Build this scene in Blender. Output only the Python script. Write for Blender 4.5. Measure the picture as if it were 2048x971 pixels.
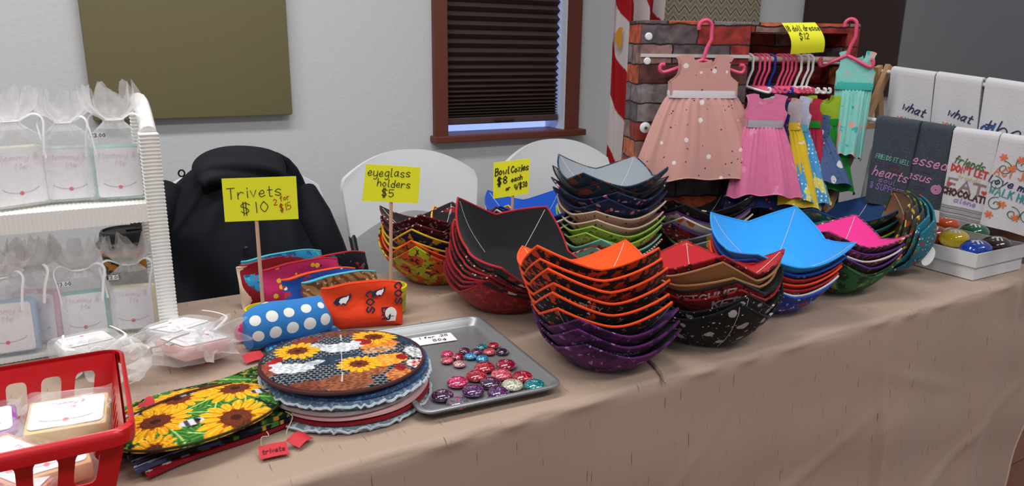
import bpy, bmesh, math, random
import numpy as np
from mathutils import Vector, Matrix

for _o in list(bpy.data.objects):
    bpy.data.objects.remove(_o)
SC = bpy.context.scene
COL = SC.collection
random.seed(7)
R = math.radians
T = 0.74                       # height of the table top
WALL_Y = 2.65

# ------------------------------------------------------------------ camera
CF, CPITCH, CROLL, CYAW = 1488.1, .25851, .014145, .53727
CAM = Vector((0, 0, 1.255))
_cp, _sp = math.cos(CPITCH), math.sin(CPITCH)
FW = Vector((math.sin(CYAW) * _cp, math.cos(CYAW) * _cp, -_sp))
_rt = Vector((math.cos(CYAW), -math.sin(CYAW), 0))
_up = _rt.cross(FW)
RT = _rt * math.cos(CROLL) + _up * math.sin(CROLL)
UP = -_rt * math.sin(CROLL) + _up * math.cos(CROLL)
cam_data = bpy.data.cameras.new('camera')
cam_data.sensor_width = 36
cam_data.lens = CF / 2048 * 36
cam_data.clip_start = .02
cam = bpy.data.objects.new('camera', cam_data)
cam.matrix_world = Matrix(((RT.x, UP.x, -FW.x, CAM.x), (RT.y, UP.y, -FW.y, CAM.y),
                           (RT.z, UP.z, -FW.z, CAM.z), (0, 0, 0, 1)))
COL.objects.link(cam)
SC.camera = cam

# ------------------------------------------------------------------ light
SC.view_settings.view_transform = 'Standard'
SC.view_settings.look = 'None'
SC.view_settings.exposure = 0.0
SC.view_settings.gamma = 1
SC.view_settings.use_curve_mapping = False
world = bpy.data.worlds.new('room_light')
SC.world = world
world.use_nodes = True
world.node_tree.nodes['Background'].inputs[0].default_value = (.86, .92, 1, 1)
world.node_tree.nodes['Background'].inputs[1].default_value = .30


def area(name, loc, sx, sy, power, col=(1, .97, .93)):
    d = bpy.data.lights.new(name, 'AREA')
    d.shape = 'RECTANGLE'
    d.size, d.size_y, d.energy, d.color = sx, sy, power, col
    o = bpy.data.objects.new(name, d)
    o.location = loc
    COL.objects.link(o)
    return o


# fluorescent ceiling troffers of the hall (long axis along the room)
for _i, (_x, _y, _p) in enumerate([(-.9, 1.3, 21), (.5, 1.3, 21), (-.9, -.4, 21), (1.1, -.4, 21), (2.6, -.4, 16)]):
    area('ceiling_light', (_x, _y, 2.75), 1.15, .3, _p)


# ------------------------------------------------------------------ pixel -> place (2048 x 971)
def ray(px, py):
    return FW + RT * ((px - 1024) / CF) + UP * ((485.5 - py) / CF)


def P(px, py, z=T):
    d = ray(px, py)
    return CAM + d * ((z - CAM.z) / d.z)


def PY(px, py, Y):
    d = ray(px, py)
    return CAM + d * (Y / d.y)


def PP(px, py, p0, n):
    d = ray(px, py)
    return CAM + d * ((Vector(p0) - CAM).dot(n) / d.dot(n))


# ------------------------------------------------------------------ colours and materials
def lin(h):
    if isinstance(h, tuple):
        return h
    h = h.lstrip('#')
    out = []
    for i in (0, 2, 4):
        c = int(h[i:i + 2], 16) / 255
        out.append(c / 12.92 if c <= .04045 else ((c + .055) / 1.055) ** 2.4)
    return tuple(out)


def c4(h):
    return lin(h) + (1,)


_mats = {}


def base_mat(name, rough=.6, metal=0, spec=.5):
    m = bpy.data.materials.new(name)
    m.use_nodes = True
    b = m.node_tree.nodes['Principled BSDF']
    b.inputs['Roughness'].default_value = rough
    b.inputs['Metallic'].default_value = metal
    b.inputs['Specular IOR Level'].default_value = spec
    return m, m.node_tree, b


def add_bump(nt, b, scale, strength, dist=.002, coord=None, detail=3):
    t = nt.nodes.new('ShaderNodeTexNoise')
    t.inputs['Scale'].default_value = scale
    t.inputs['Detail'].default_value = detail
    if coord is not None:
        nt.links.new(coord, t.inputs['Vector'])
    bp = nt.nodes.new('ShaderNodeBump')
    bp.inputs['Strength'].default_value = strength
    bp.inputs['Distance'].default_value = dist
    nt.links.new(t.outputs['Fac'], bp.inputs['Height'])
    nt.links.new(bp.outputs['Normal'], b.inputs['Normal'])
    return bp


def mat(name, col, rough=.6, metal=0, spec=.5, bump=None, var=0, coat=0, emit=None):
    """plain material: colour, light grain"""
    if name in _mats:
        return _mats[name]
    m, nt, b = base_mat(name, rough, metal, spec)
    b.inputs['Base Color'].default_value = c4(col)
    tc = nt.nodes.new('ShaderNodeTexCoord')
    if var:
        t = nt.nodes.new('ShaderNodeTexNoise')
        t.inputs['Scale'].default_value = 14
        nt.links.new(tc.outputs['Object'], t.inputs['Vector'])
        mx = nt.nodes.new('ShaderNodeMix')
        mx.data_type = 'RGBA'
        a = lin(col)
        mx.inputs[6].default_value = tuple(max(0, x * (1 - var)) for x in a) + (1,)
        mx.inputs[7].default_value = tuple(min(1, x * (1 + var)) for x in a) + (1,)
        nt.links.new(t.outputs['Fac'], mx.inputs[0])
        nt.links.new(mx.outputs[2], b.inputs['Base Color'])
    if bump:
        add_bump(nt, b, bump[0], bump[1], bump[2] if len(bump) > 2 else .002, tc.outputs['Object'])
    if coat:
        b.inputs['Coat Weight'].default_value = coat
    if emit:
        b.inputs['Emission Color'].default_value = c4(col)
        b.inputs['Emission Strength'].default_value = emit
    _mats[name] = m
    return m


def fab(name, base, layers=(), rough=.88, warp=0., bump=(60, .35, .003), axes=None):
    """printed fabric: layers of procedural print over a base colour"""
    if name in _mats:
        return _mats[name]
    m, nt, b = base_mat(name, rough, 0, .25)
    L = nt.links.new
    tc = nt.nodes.new('ShaderNodeTexCoord')
    vec = tc.outputs['Object']
    if warp:
        n = nt.nodes.new('ShaderNodeTexNoise')
        n.inputs['Scale'].default_value = 40
        L(vec, n.inputs['Vector'])
        s = nt.nodes.new('ShaderNodeVectorMath')
        s.operation = 'MULTIPLY_ADD'
        s.inputs[1].default_value = (warp,) * 3
        L(n.outputs['Color'], s.inputs[0])
        L(vec, s.inputs[2])
        vec = s.outputs[0]
    cur = None
    for ly in layers:
        kind, scale = ly[0], ly[1]
        newcol, fac, colsock = None, None, None
        if kind in ('noise', 'dot', 'cells'):
            if kind == 'noise':
                t = nt.nodes.new('ShaderNodeTexNoise')
                t.inputs['Detail'].default_value = 3
            else:
                t = nt.nodes.new('ShaderNodeTexVoronoi')
                t.inputs['Randomness'].default_value = ly[4] if len(ly) > 4 else 1
            t.inputs['Scale'].default_value = scale
            L(vec, t.inputs['Vector'])
            g = nt.nodes.new('ShaderNodeMath')
            if kind == 'noise':
                g.operation = 'GREATER_THAN'
                L(t.outputs['Fac'], g.inputs[0])
                g.inputs[1].default_value = ly[2]
                newcol = ly[3]
            elif kind == 'dot':
                g.operation = 'LESS_THAN'
                L(t.outputs['Distance'], g.inputs[0])
                g.inputs[1].default_value = ly[2]
                newcol = ly[3]
            else:
                g.operation = 'LESS_THAN'
                L(t.outputs['Distance'], g.inputs[0])
                g.inputs[1].default_value = ly[2]
                sep = nt.nodes.new('ShaderNodeSeparateColor')
                L(t.outputs['Color'], sep.inputs[0])
                rp = nt.nodes.new('ShaderNodeValToRGB')
                rp.color_ramp.interpolation = 'CONSTANT'
                cols = ly[3]
                els = rp.color_ramp.elements
                while len(els) < len(cols):
                    els.new(.5)
                for i, c in enumerate(cols):
                    els[i].position = i / len(cols)
                    els[i].color = c4(c)
                L(sep.outputs[0], rp.inputs[0])
                colsock = rp.outputs[0]
            fac = g.outputs[0]
        elif kind == 'wave':
            t = nt.nodes.new('ShaderNodeTexWave')
            t.bands_direction = ly[4]
            t.inputs['Scale'].default_value = scale
            t.inputs['Distortion'].default_value = ly[5] if len(ly) > 5 else 0
            L(vec, t.inputs['Vector'])
            g = nt.nodes.new('ShaderNodeMath')
            g.operation = 'GREATER_THAN'
            L(t.outputs['Fac'], g.inputs[0])
            g.inputs[1].default_value = ly[2]
            fac, newcol = g.outputs[0], ly[3]
        elif kind == 'check':
            t = nt.nodes.new('ShaderNodeTexChecker')
            t.inputs['Scale'].default_value = scale
            L(vec, t.inputs['Vector'])
            fac, newcol = t.outputs['Fac'], ly[3]
        mx = nt.nodes.new('ShaderNodeMix')
        mx.data_type = 'RGBA'
        L(fac, mx.inputs[0])
        if cur is None:
            mx.inputs[6].default_value = c4(base)
        else:
            L(cur, mx.inputs[6])
        if colsock is None:
            mx.inputs[7].default_value = c4(newcol)
        else:
            L(colsock, mx.inputs[7])
        cur = mx.outputs[2]
    if cur is None:
        b.inputs['Base Color'].default_value = c4(base)
    else:
        L(cur, b.inputs['Base Color'])
    b.inputs['Sheen Weight'].default_value = .08
    if bump:
        add_bump(nt, b, bump[0], bump[1], bump[2], tc.outputs['Object'])
    _mats[name] = m
    return m


def vcol_mat(name, rough=.85, bump=(300, .3, .001), gain=1):
    if name in _mats:
        return _mats[name]
    m, nt, b = base_mat(name, rough, 0, .25)
    v = nt.nodes.new('ShaderNodeVertexColor')
    v.layer_name = 'Print'
    nt.links.new(v.outputs['Color'], b.inputs['Base Color'])
    tc = nt.nodes.new('ShaderNodeTexCoord')
    add_bump(nt, b, bump[0], bump[1], bump[2], tc.outputs['Object'])
    _mats[name] = m
    return m


# ------------------------------------------------------------------ geometry
class G:
    def __init__(self):
        self.v, self.f = [], []

    def add(self, v, f):
        o = len(self.v)
        self.v += [tuple(p) for p in v]
        self.f += [tuple(i + o for i in q) for q in f]
        return self

    def box(self, x0, x1, y0, y1, z0, z1):
        v = [(x, y, z) for z in (z0, z1) for y in (y0, y1) for x in (x0, x1)]
        return self.add(v, [(0, 2, 3, 1), (4, 5, 7, 6), (0, 1, 5, 4), (2, 6, 7, 3), (0, 4, 6, 2), (1, 3, 7, 5)])

    def rbox(self, x0, x1, y0, y1, z0, z1, r=.003, seg=2):
        bm = bmesh.new()
        bmesh.ops.create_cube(bm, size=1)
        for q in bm.verts:
            q.co = ((x0 + x1) / 2 + q.co.x * (x1 - x0), (y0 + y1) / 2 + q.co.y * (y1 - y0), (z0 + z1) / 2 + q.co.z * (z1 - z0))
        bmesh.ops.bevel(bm, geom=bm.edges[:], offset=r, segments=seg, affect='EDGES', profile=.5)
        bm.verts.ensure_lookup_table()
        self.add([tuple(q.co) for q in bm.verts], [[q.index for q in f.verts] for f in bm.faces])
        bm.free()
        return self

    def tube(self, pts, r, seg=8, closed=False, flat=None):
        pts = [Vector(p) for p in pts]
        n = len(pts)
        rs = r if isinstance(r, (list, tuple)) else [r] * n
        v, f = [], []
        prev = None
        for i, p in enumerate(pts):
            a = pts[(i - 1) % n] if (closed or i > 0) else p
            b = pts[(i + 1) % n] if (closed or i < n - 1) else p
            t = (b - a)
            if t.length < 1e-9:
                t = Vector((0, 0, 1))
            t.normalize()
            if prev is None:
                u = t.orthogonal().normalized()
            else:
                u = prev - t * prev.dot(t)
                u = u.normalized() if u.length > 1e-6 else t.orthogonal().normalized()
            prev = u
            w = t.cross(u)
            for k in range(seg):
                an = 2 * math.pi * k / seg
                q = p + (u * math.cos(an) + w * math.sin(an) * (flat or 1)) * rs[i]
                v.append(tuple(q))
        m = n if closed else n - 1
        for i in range(m):
            j = (i + 1) % n
            for k in range(seg):
                l = (k + 1) % seg
                f.append((i * seg + k, i * seg + l, j * seg + l, j * seg + k))
        if not closed:
            f.append(tuple(range(seg))[::-1])
            f.append(tuple((n - 1) * seg + k for k in range(seg)))
        return self.add(v, f)

    def lathe(self, prof, seg=24, cx=0, cy=0, cz=0, sx=1, sy=1):
        v, f = [], []
        for (r, z) in prof:
            for k in range(seg):
                a = 2 * math.pi * k / seg
                v.append((cx + r * math.cos(a) * sx, cy + r * math.sin(a) * sy, cz + z))
        for i in range(len(prof) - 1):
            for k in range(seg):
                l = (k + 1) % seg
                f.append((i * seg + k, i * seg + l, (i + 1) * seg + l, (i + 1) * seg + k))
        if prof[0][0] > 1e-6:
            f.append(tuple(range(seg))[::-1])
        if prof[-1][0] > 1e-6:
            f.append(tuple((len(prof) - 1) * seg + k for k in range(seg)))
        return self.add(v, f)

    def grid(self, fn, nu, nv, wrap=False, flip=False):
        v = [fn(i / nu, j / nv) for j in range(nv + 1) for i in range(nu + (0 if wrap else 1))]
        w = nu if wrap else nu + 1
        f = []
        for j in range(nv):
            for i in range(nu):
                k = (i + 1) % w
                q = (j * w + i, j * w + k, (j + 1) * w + k, (j + 1) * w + i)
                f.append(q[::-1] if flip else q)
        return self.add(v, f)

    def prism(self, poly, h0, h1, plane='xy'):
        n = len(poly)
        def mk(p, h):
            return (p[0], p[1], h) if plane == 'xy' else (p[0], h, p[1])
        v = [mk(p, h0) for p in poly] + [mk(p, h1) for p in poly]
        f = [tuple(range(n))[::-1], tuple(range(n, 2 * n))]
        f += [(i, (i + 1) % n, n + (i + 1) % n, n + i) for i in range(n)]
        return self.add(v, f)

    def sheet(self, fn, nu, nv, th):
        """closed thin sheet: fn(u,v) -> point, thickened along its normal"""
        pts = [[Vector(fn(i / nu, j / nv)) for i in range(nu + 1)] for j in range(nv + 1)]
        top, bot = [], []
        for j in range(nv + 1):
            for i in range(nu + 1):
                du = pts[j][min(i + 1, nu)] - pts[j][max(i - 1, 0)]
                dv = pts[min(j + 1, nv)][i] - pts[max(j - 1, 0)][i]
                n = du.cross(dv)
                n = n.normalized() if n.length > 1e-12 else Vector((0, 0, 1))
                top.append(tuple(pts[j][i] + n * th / 2))
                bot.append(tuple(pts[j][i] - n * th / 2))
        w = nu + 1
        N = len(top)
        f = []
        for j in range(nv):
            for i in range(nu):
                q = (j * w + i, j * w + i + 1, (j + 1) * w + i + 1, (j + 1) * w + i)
                f.append(q)
                f.append(tuple(N + k for k in q[::-1]))
        bd = [i for i in range(nu)] + [j * w + nu for j in range(nv)] + [nv * w + i for i in range(nu, 0, -1)] + [j * w for j in range(nv, 0, -1)]
        for a, b in zip(bd, bd[1:] + bd[:1]):
            f.append((b, a, N + a, N + b))
        return self.add(top + bot, f)

    def xf(self, M):
        self.v = [tuple(M @ Vector(p)) for p in self.v]
        return self


def link(o, parent):
    COL.objects.link(o)
    if parent is not None:
        o.parent = parent
    return o


def part(name, g, m, parent=None, smooth=True, cols=None, label=None, angle=40):
    me = bpy.data.meshes.new(name)
    me.from_pydata(g.v, [], g.f)
    me.materials.append(m)
    if cols is not None:
        ca = me.color_attributes.new('Print', 'FLOAT_COLOR', 'POINT')
        a = np.ones((len(g.v), 4), np.float32)
        a[:, :3] = cols
        ca.data.foreach_set('color', a.ravel())
    if smooth:
        me.polygons.foreach_set('use_smooth', [True] * len(me.polygons))
        try:
            me.set_sharp_from_angle(angle=R(angle))
        except Exception:
            pass
    me.update()
    o = bpy.data.objects.new(name, me)
    link(o, parent)
    if label:
        o['label'] = label
    return o


def tag(o, label, cat, group=None):
    o['label'], o['category'] = label, cat
    if group:
        o['group'] = group
    return o


def thing(name, label, cat, loc=(0, 0, 0), rot=(0, 0, 0), group=None):
    o = bpy.data.objects.new(name, None)
    o.empty_display_size = .03
    o.location = loc
    o.rotation_euler = rot if isinstance(rot, tuple) else (0, 0, rot)
    COL.objects.link(o)
    return tag(o, label, cat, group)


def struct(name, g, m, parent=None, smooth=False):
    o = part(name, g, m, parent, smooth)
    if parent is None:
        o['kind'] = 'structure'
    return o


# ------------------------------------------------------------------ handwriting: stroke letters on a 16-unit grid
# pairs of hex digits (x, y); baseline y=4, x-height y=a, capitals y=e; '!' straight strokes
GL = {
 'a': '794a1734667a|7a7584', 'b': '1e14|174a78653415', 'c': '784a173475', 'd': '7e74|774a173475', 'e': '1767694a173475',
 'f': '7d5e4c44|2a7a', 'g': '794a173476|7a724021', 'h': '1e14|174a7874', 'i': '2a24|!2c2d', 'j': '4a423011|!4c4d',
 'k': '!1e14|!7a17|!3974', 'l': '2e2544', 'm': '1a14|174a5754|578a9794', 'n': '1a14|174a7774', 'o': '4a1744774a',
 'p': '1a10|174a774415', 'q': '794a173476|7a71', 'r': '1a14|174a79', 's': '794a1847754415', 't': '3d354464|!1a6a',
 'u': '1a154476|7a74', 'v': '!1a447a', 'w': '!1a3458749a', 'x': '!1a74|!7a14', 'y': '1a154476|7a724021', 'z': '!1a7a1474',
 'A': '!145e94|!3878', 'B': '!1e14|1e6e6a29|197a755414', 'C': '8c5e195486', 'D': '!1e14|1e7b7714', 'E': '!7e1e1474|!1969',
 'F': '!7e1e14|!1969', 'H': '!1e14|!7e74|!1979', 'I': '!2e24', 'J': '6e664416', 'K': '!1e14|!7e19|!3a74', 'L': '!1e1474',
 'M': '!141e599e94', 'N': '!141e747e', 'O': '5e1954995e', 'P': '!1e14|1e7d7a19', 'R': '!1e14|1e7d7a19|!4974',
 'S': '8c4e1b59764416', 'T': '!0e8e|!4e44', 'U': '!1e16|164476|!767e', 'V': '!1e447e', 'W': '!1e345a749e', 'Y': '!1e599e|!5954', 'Z': '!1e7e1474',
 '0': '4e1944794e', '1': '!3e34', '2': '1c4e7b14|!1474', '3': '1d5e7c49|49764415', '4': '!1e1878|!6e64',
 '5': '!7e1e19|195a774415', '8': '4e1b49764417497b4e', '9': '7b4e1b497b|7b74', '$': '8c4e1b59764416|!3f32|!5f52',
 '/': '!046e', "'": '!2e2b', '"': '!2e2b|!5e5b', '.': '!2425', '&': '741c3e5c1644668a'.replace('8a', '79'), '-': '!1969', '¢': '784a173475|!5c52',
}


def _catmull(p, n=5):
    if len(p) < 3:
        return p
    out = []
    q = [p[0]] + p + [p[-1]]
    for i in range(1, len(q) - 2):
        a, b, c, d = [np.array(x, float) for x in q[i - 1:i + 3]]
        for k in range(n):
            t = k / n
            out.append(tuple(.5 * (2 * b + (c - a) * t + (2 * a - 5 * b + 4 * c - d) * t * t + (3 * b - a - 3 * c + d) * t ** 3)))
    out.append(tuple(p[-1]))
    return out


def strokes(text, h, slant=0., gap=2.2, wob=0, squeeze=1.):
    """polylines (x, y) for a line of writing; capital height h, baseline 0, starting at x=0; returns (lines, width)"""
    k = h / 10.
    x0 = 0
    out = []
    for ch in text:
        if ch == ' ':
            x0 += 5
            continue
        g = GL.get(ch, '')
        mx = 0
        dy = random.uniform(-wob, wob)
        for s in g.split('|'):
            straight = s.startswith('!')
            s = s.lstrip('!')
            pts = [(int(s[i], 16), int(s[i + 1], 16) - 4) for i in range(0, len(s) - 1, 2)]
            mx = max([mx] + [q[0] for q in pts])
            if not straight:
                pts = _catmull(pts)
            out.append([((x0 + q[0]) * k * squeeze + (q[1] + dy) * k * slant, (q[1] + dy) * k) for q in pts])
        x0 += mx + gap
    return out, x0 * k * squeeze


def ribbons(lines, w, fn, g=None, th=.0002):
    """flat ribbons: fn(x, y, off) -> 3-D point on the written surface, lifted by off"""
    g = g or G()
    for ln in lines:
        n = len(ln)
        v, f = [], []
        for i in range(n):
            a = ln[max(i - 1, 0)]
            b = ln[min(i + 1, n - 1)]
            tx, ty = b[0] - a[0], b[1] - a[1]
            l = math.hypot(tx, ty) or 1
            nx, ny = -ty / l * w / 2, tx / l * w / 2
            ex = tx / l * w / 2 * (-1 if i == 0 else (1 if i == n - 1 else 0))
            ey = ty / l * w / 2 * (-1 if i == 0 else (1 if i == n - 1 else 0))
            x, y = ln[i][0] + ex, ln[i][1] + ey
            for (qx, qy) in ((x + nx, y + ny), (x - nx, y - ny)):
                v.append(fn(qx, qy, th * 2))
        for i in range(n - 1):
            f.append((2 * i, 2 * i + 1, 2 * i + 3, 2 * i + 2))
        g.add(v, f)
    return g


def write(text, h, w, fn, cx, cy, slant=0., rot=0., g=None, wob=0, squeeze=1., centre=True, gap=2.2):
    ls, wd = strokes(text, h, slant, gap, wob, squeeze)
    ca, sa = math.cos(rot), math.sin(rot)
    ox = -wd / 2 if centre else 0
    ls = [[(cx + (x + ox) * ca - y * sa, cy + (x + ox) * sa + y * ca) for (x, y) in l] for l in ls]
    return ribbons(ls, w, fn, g)


def nz(x, y, s=0):
    """cheap smooth numpy noise"""
    return (np.sin(x * 1.7 + y * 2.3 + s) + np.sin(x * 3.1 - y * 1.9 + s * 2.1) + np.sin(-x * 2.3 + y * 4.1 + s * .7) + np.sin(x * 5.3 + y * 4.7 + s * 1.3)) / 4


# =================================================================== the room
def wall_mat(name, col):
    m, nt, b = base_mat(name, .8, 0, .2)
    tc = nt.nodes.new('ShaderNodeTexCoord')
    b.inputs['Base Color'].default_value = c4(col)
    add_bump(nt, b, 90, .25, .004, tc.outputs['Object'])
    return m


m_wall = wall_mat('painted_wall', '#d2d4d6')
xi0, xi1 = PY(890, 130, WALL_Y).x, PY(1127, 130, WALL_Y).x
xo0, xo1 = PY(864, 130, WALL_Y).x, PY(1155, 130, WALL_Y).x
zs = PY(1010, 264, WALL_Y).z          # sill
zt = 2.1
WX0, WX1, WZ1 = -3.2, 6.5, 2.8
g = G().box(WX0, xi0, WALL_Y, WALL_Y + .15, 0, WZ1).box(xi1, WX1, WALL_Y, WALL_Y + .15, 0, WZ1)
g.box(xi0, xi1, WALL_Y, WALL_Y + .15, 0, zs).box(xi0, xi1, WALL_Y, WALL_Y + .15, zt, WZ1)
struct('wall_back', g, m_wall)
struct('baseboard_back', G().box(WX0, WX1, WALL_Y - .012, WALL_Y, 0, .1), mat('baseboard_brown', '#4a2a22', .5))

# wooden floor
m, nt, b = base_mat('wood_floor', .35)
tc = nt.nodes.new('ShaderNodeTexCoord')
br = nt.nodes.new('ShaderNodeTexBrick')
br.inputs['Scale'].default_value = 1
br.inputs['Brick Width'].default_value = 1.2
br.inputs['Row Height'].default_value = .09
br.inputs['Mortar Size'].default_value = .002
br.inputs['Color1'].default_value = c4('#8a5230')
br.inputs['Color2'].default_value = c4('#6e3d22')
br.inputs['Mortar'].default_value = c4('#3c2012')
nt.links.new(tc.outputs['Object'], br.inputs['Vector'])
nt.links.new(br.outputs['Color'], b.inputs['Base Color'])
struct('floor', G().box(WX0, WX1, -2.5, WALL_Y, -.02, 0), m)

# window with brown trim and pleated shade
m_trim = mat('painted_brown_trim', '#6a3326', .5, bump=(40, .1), var=.06)
win = struct('window_1', G().box(xo0, xi0, WALL_Y - .022, WALL_Y, zs, zt + .06), m_trim)
struct('casing', G().box(xi1, xo1, WALL_Y - .022, WALL_Y, zs, zt + .06), m_trim, win)
struct('casing', G().box(xi0, xi1, WALL_Y - .022, WALL_Y, zt, zt + .06), m_trim, win)
struct('sill', G().rbox(xo0 - .012, xo1 + .02, WALL_Y - .055, WALL_Y + .1, zs - .024, zs + .002, .004), m_trim, win)
struct('jamb', G().box(xi0, xi0 + .012, WALL_Y, WALL_Y + .14, zs, zt), m_trim, win)
struct('jamb', G().box(xi1 - .006, xi1, WALL_Y - .02, WALL_Y + .12, zs, zt), mat('daylit_jamb_white', '#dfe4f2', .5), win)  # right reveal: daylight falling on it is put into the pale blue-white colour
struct('pane', G().box(xi0, xi1, WALL_Y + .12, WALL_Y + .13, zs, zt), mat('daylight_glass', '#9db4f7', .2, emit=1.1), win)
m_blind = mat('brown_pleated_shade', '#43302d', .8, bump=(200, .15))
zb = PY(1000, 245, WALL_Y + .02).z
xr = xi1 - .014
zz, yy, z_, k_ = [], [], zb + .026, 0
while z_ < zt:
    zz.append(z_)
    yy.append(WALL_Y + (.014 if k_ % 2 else .036))
    d_ = (z_ - zb)
    z_ += (.0055 + min(1, max(0, (d_ - .05) / .22)) * .0115)
    k_ += 1
g = G()
vv = [(x, y, z) for (y, z) in zip(yy, zz) for x in (xi0 + .013, xr)]
g.add(vv, [(2 * i, 2 * i + 1, 2 * i + 3, 2 * i + 2) for i in range(len(zz) - 1)])
vv = [(x, y + .004, z) for (y, z) in zip(yy, zz) for x in (xi0 + .013, xr)]
g.add(vv, [(2 * i, 2 * i + 2, 2 * i + 3, 2 * i + 1) for i in range(len(zz) - 1)])
bl = struct('pleated_shade', g, m_blind, win)
rail = struct('bottom_rail', G().rbox(xi0 + .013, xr, WALL_Y + .008, WALL_Y + .042, zb, zb + .027, .004), mat('shade_rail_brown', '#4b3733', .5), win)
xm = (xi0 + xr) / 2
struct('pull_tab', G().rbox(xm - .045, xm + .045, WALL_Y - .002, WALL_Y + .01, zb + .006, zb + .018, .004), mat('shade_tab', '#2c1c1a', .4), rail)


# acoustic panels on the wall
def panel(label, x0, x1, z0, z1, m, depth=.045):
    o = part('acoustic_panel', G().rbox(x0, x1, WALL_Y - depth, WALL_Y - .001, z0, z1, .006), m)
    return tag(o, label, 'wall panel')


pb = PY(390, 236, WALL_Y - .045).z
panel('olive green fabric panel left of the window', PY(187, 240, WALL_Y - .045).x, PY(586, 227, WALL_Y - .045).x, pb, pb + 1.2,
      fab('olive_fabric', '#7a7352', bump=(500, .5, .001)))
m, nt, b = base_mat('chevron_fabric', .85, 0, .2)
tc = nt.nodes.new('ShaderNodeTexCoord')
sp_ = nt.nodes.new('ShaderNodeSeparateXYZ')
nt.links.new(tc.outputs['Object'], sp_.inputs[0])
pp = nt.nodes.new('ShaderNodeMath'); pp.operation = 'PINGPONG'; pp.inputs[1].default_value = .032
nt.links.new(sp_.outputs[0], pp.inputs[0])
ad = nt.nodes.new('ShaderNodeMath'); ad.operation = 'ADD'
nt.links.new(pp.outputs[0], ad.inputs[0]); nt.links.new(sp_.outputs[2], ad.inputs[1])
mu = nt.nodes.new('ShaderNodeMath'); mu.operation = 'PINGPONG'; mu.inputs[1].default_value = .024
nt.links.new(ad.outputs[0], mu.inputs[0])
rp = nt.nodes.new('ShaderNodeValToRGB'); rp.color_ramp.interpolation = 'CONSTANT'
e = rp.color_ramp.elements
e[0].color = c4('#5d5a4b'); e[1].position = .16; e[1].color = c4('#b0a58c')
x_ = e.new(.6); x_.color = c4('#938b76')
mv = nt.nodes.new('ShaderNodeMath'); mv.operation = 'DIVIDE'; mv.inputs[1].default_value = .024
nt.links.new(mu.outputs[0], mv.inputs[0]); nt.links.new(mv.outputs[0], rp.inputs[0]); nt.links.new(rp.outputs[0], b.inputs['Base Color'])
panel('beige chevron patterned fabric panel behind the brick print display', PY(1325, 40, WALL_Y - .045).x, PY(1520, 40, WALL_Y - .045).x, pb, pb + 1.2, m)
panel('dark brown fabric panel behind the teal doll dress', PY(1622, 20, WALL_Y - .045).x, PY(1810, 20, WALL_Y - .045).x, pb - .01, pb + 1.2,
      fab('brown_fabric', '#42302d', bump=(500, .5, .001)))
panel('grey fabric panel on the wall behind the towel rack', PY(1811, 20, WALL_Y - .045).x + .004, PY(1811, 20, WALL_Y - .045).x + 1.7, pb - .01, pb + 1.2,
      fab('grey_fabric', '#98999d', bump=(500, .5, .001)))

# =================================================================== table and cloth
TX0, TX1, TY0, TY1 = -.62, 2.03, .822, 1.585
tb = thing('folding_table', 'long folding table hidden under the taupe tablecloth', 'table', (.7, 1.2, 0))
m_pl = mat('table_plastic', '#c9c6bf', .5)
m_leg = mat('table_leg_metal', '#4c4c50', .4, .8)
part('table_top', G().rbox(TX0 - .7 + .01, TX1 - .7 - .01, TY0 - 1.2 + .01, TY1 - 1.2 - .01, T - .045, T - .004, .008), m_pl, tb)
for sx in (-1.1, 1.1):
    for sy in (-.28, .28):
        part('leg', G().tube([(sx, sy, 0), (sx, sy, T - .045)], .013, 10), m_leg, tb)
    part('leg_brace', G().tube([(sx, -.28, .3), (sx, .28, .3)], .009, 8), m_leg, tb)

m, nt, b = base_mat('taupe_slub_cloth', .55, 0, .35)
b.inputs['Sheen Weight'].default_value = .15
tc = nt.nodes.new('ShaderNodeTexCoord')
sp_ = nt.nodes.new('ShaderNodeSeparateXYZ'); nt.links.new(tc.outputs['Object'], sp_.inputs[0])
ad = nt.nodes.new('ShaderNodeMath'); ad.operation = 'ADD'
nt.links.new(sp_.outputs[1], ad.inputs[0]); nt.links.new(sp_.outputs[2], ad.inputs[1])
cb = nt.nodes.new('ShaderNodeCombineXYZ')
s1 = nt.nodes.new('ShaderNodeMath'); s1.operation = 'MULTIPLY'; s1.inputs[1].default_value = 260
s2 = nt.nodes.new('ShaderNodeMath'); s2.operation = 'MULTIPLY'; s2.inputs[1].default_value = 22
nt.links.new(sp_.outputs[0], s1.inputs[0]); nt.links.new(ad.outputs[0], s2.inputs[0])
nt.links.new(s1.outputs[0], cb.inputs[0]); nt.links.new(s2.outputs[0], cb.inputs[1])
n1 = nt.nodes.new('ShaderNodeTexNoise'); n1.inputs['Scale'].default_value = 1; n1.inputs['Detail'].default_value = 0
nt.links.new(cb.outputs[0], n1.inputs['Vector'])
rp = nt.nodes.new('ShaderNodeValToRGB')
rp.color_ramp.elements[0].position = .76; rp.color_ramp.elements[0].color = (0, 0, 0, 1)
rp.color_ramp.elements[1].position = .84; rp.color_ramp.elements[1].color = (.7, .7, .7, 1)
nt.links.new(n1.outputs['Fac'], rp.inputs[0])
n2 = nt.nodes.new('ShaderNodeTexNoise'); n2.inputs['Scale'].default_value = 3
nt.links.new(tc.outputs['Object'], n2.inputs['Vector'])
mx0 = nt.nodes.new('ShaderNodeMix'); mx0.data_type = 'RGBA'
mx0.inputs[6].default_value = c4('#a18a7a'); mx0.inputs[7].default_value = c4('#ac9585')
nt.links.new(n2.outputs['Fac'], mx0.inputs[0])
mx = nt.nodes.new('ShaderNodeMix'); mx.data_type = 'RGBA'
nt.links.new(rp.outputs[0], mx.inputs[0]); nt.links.new(mx0.outputs[2], mx.inputs[6]); mx.inputs[7].default_value = c4('#54453c')
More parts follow.
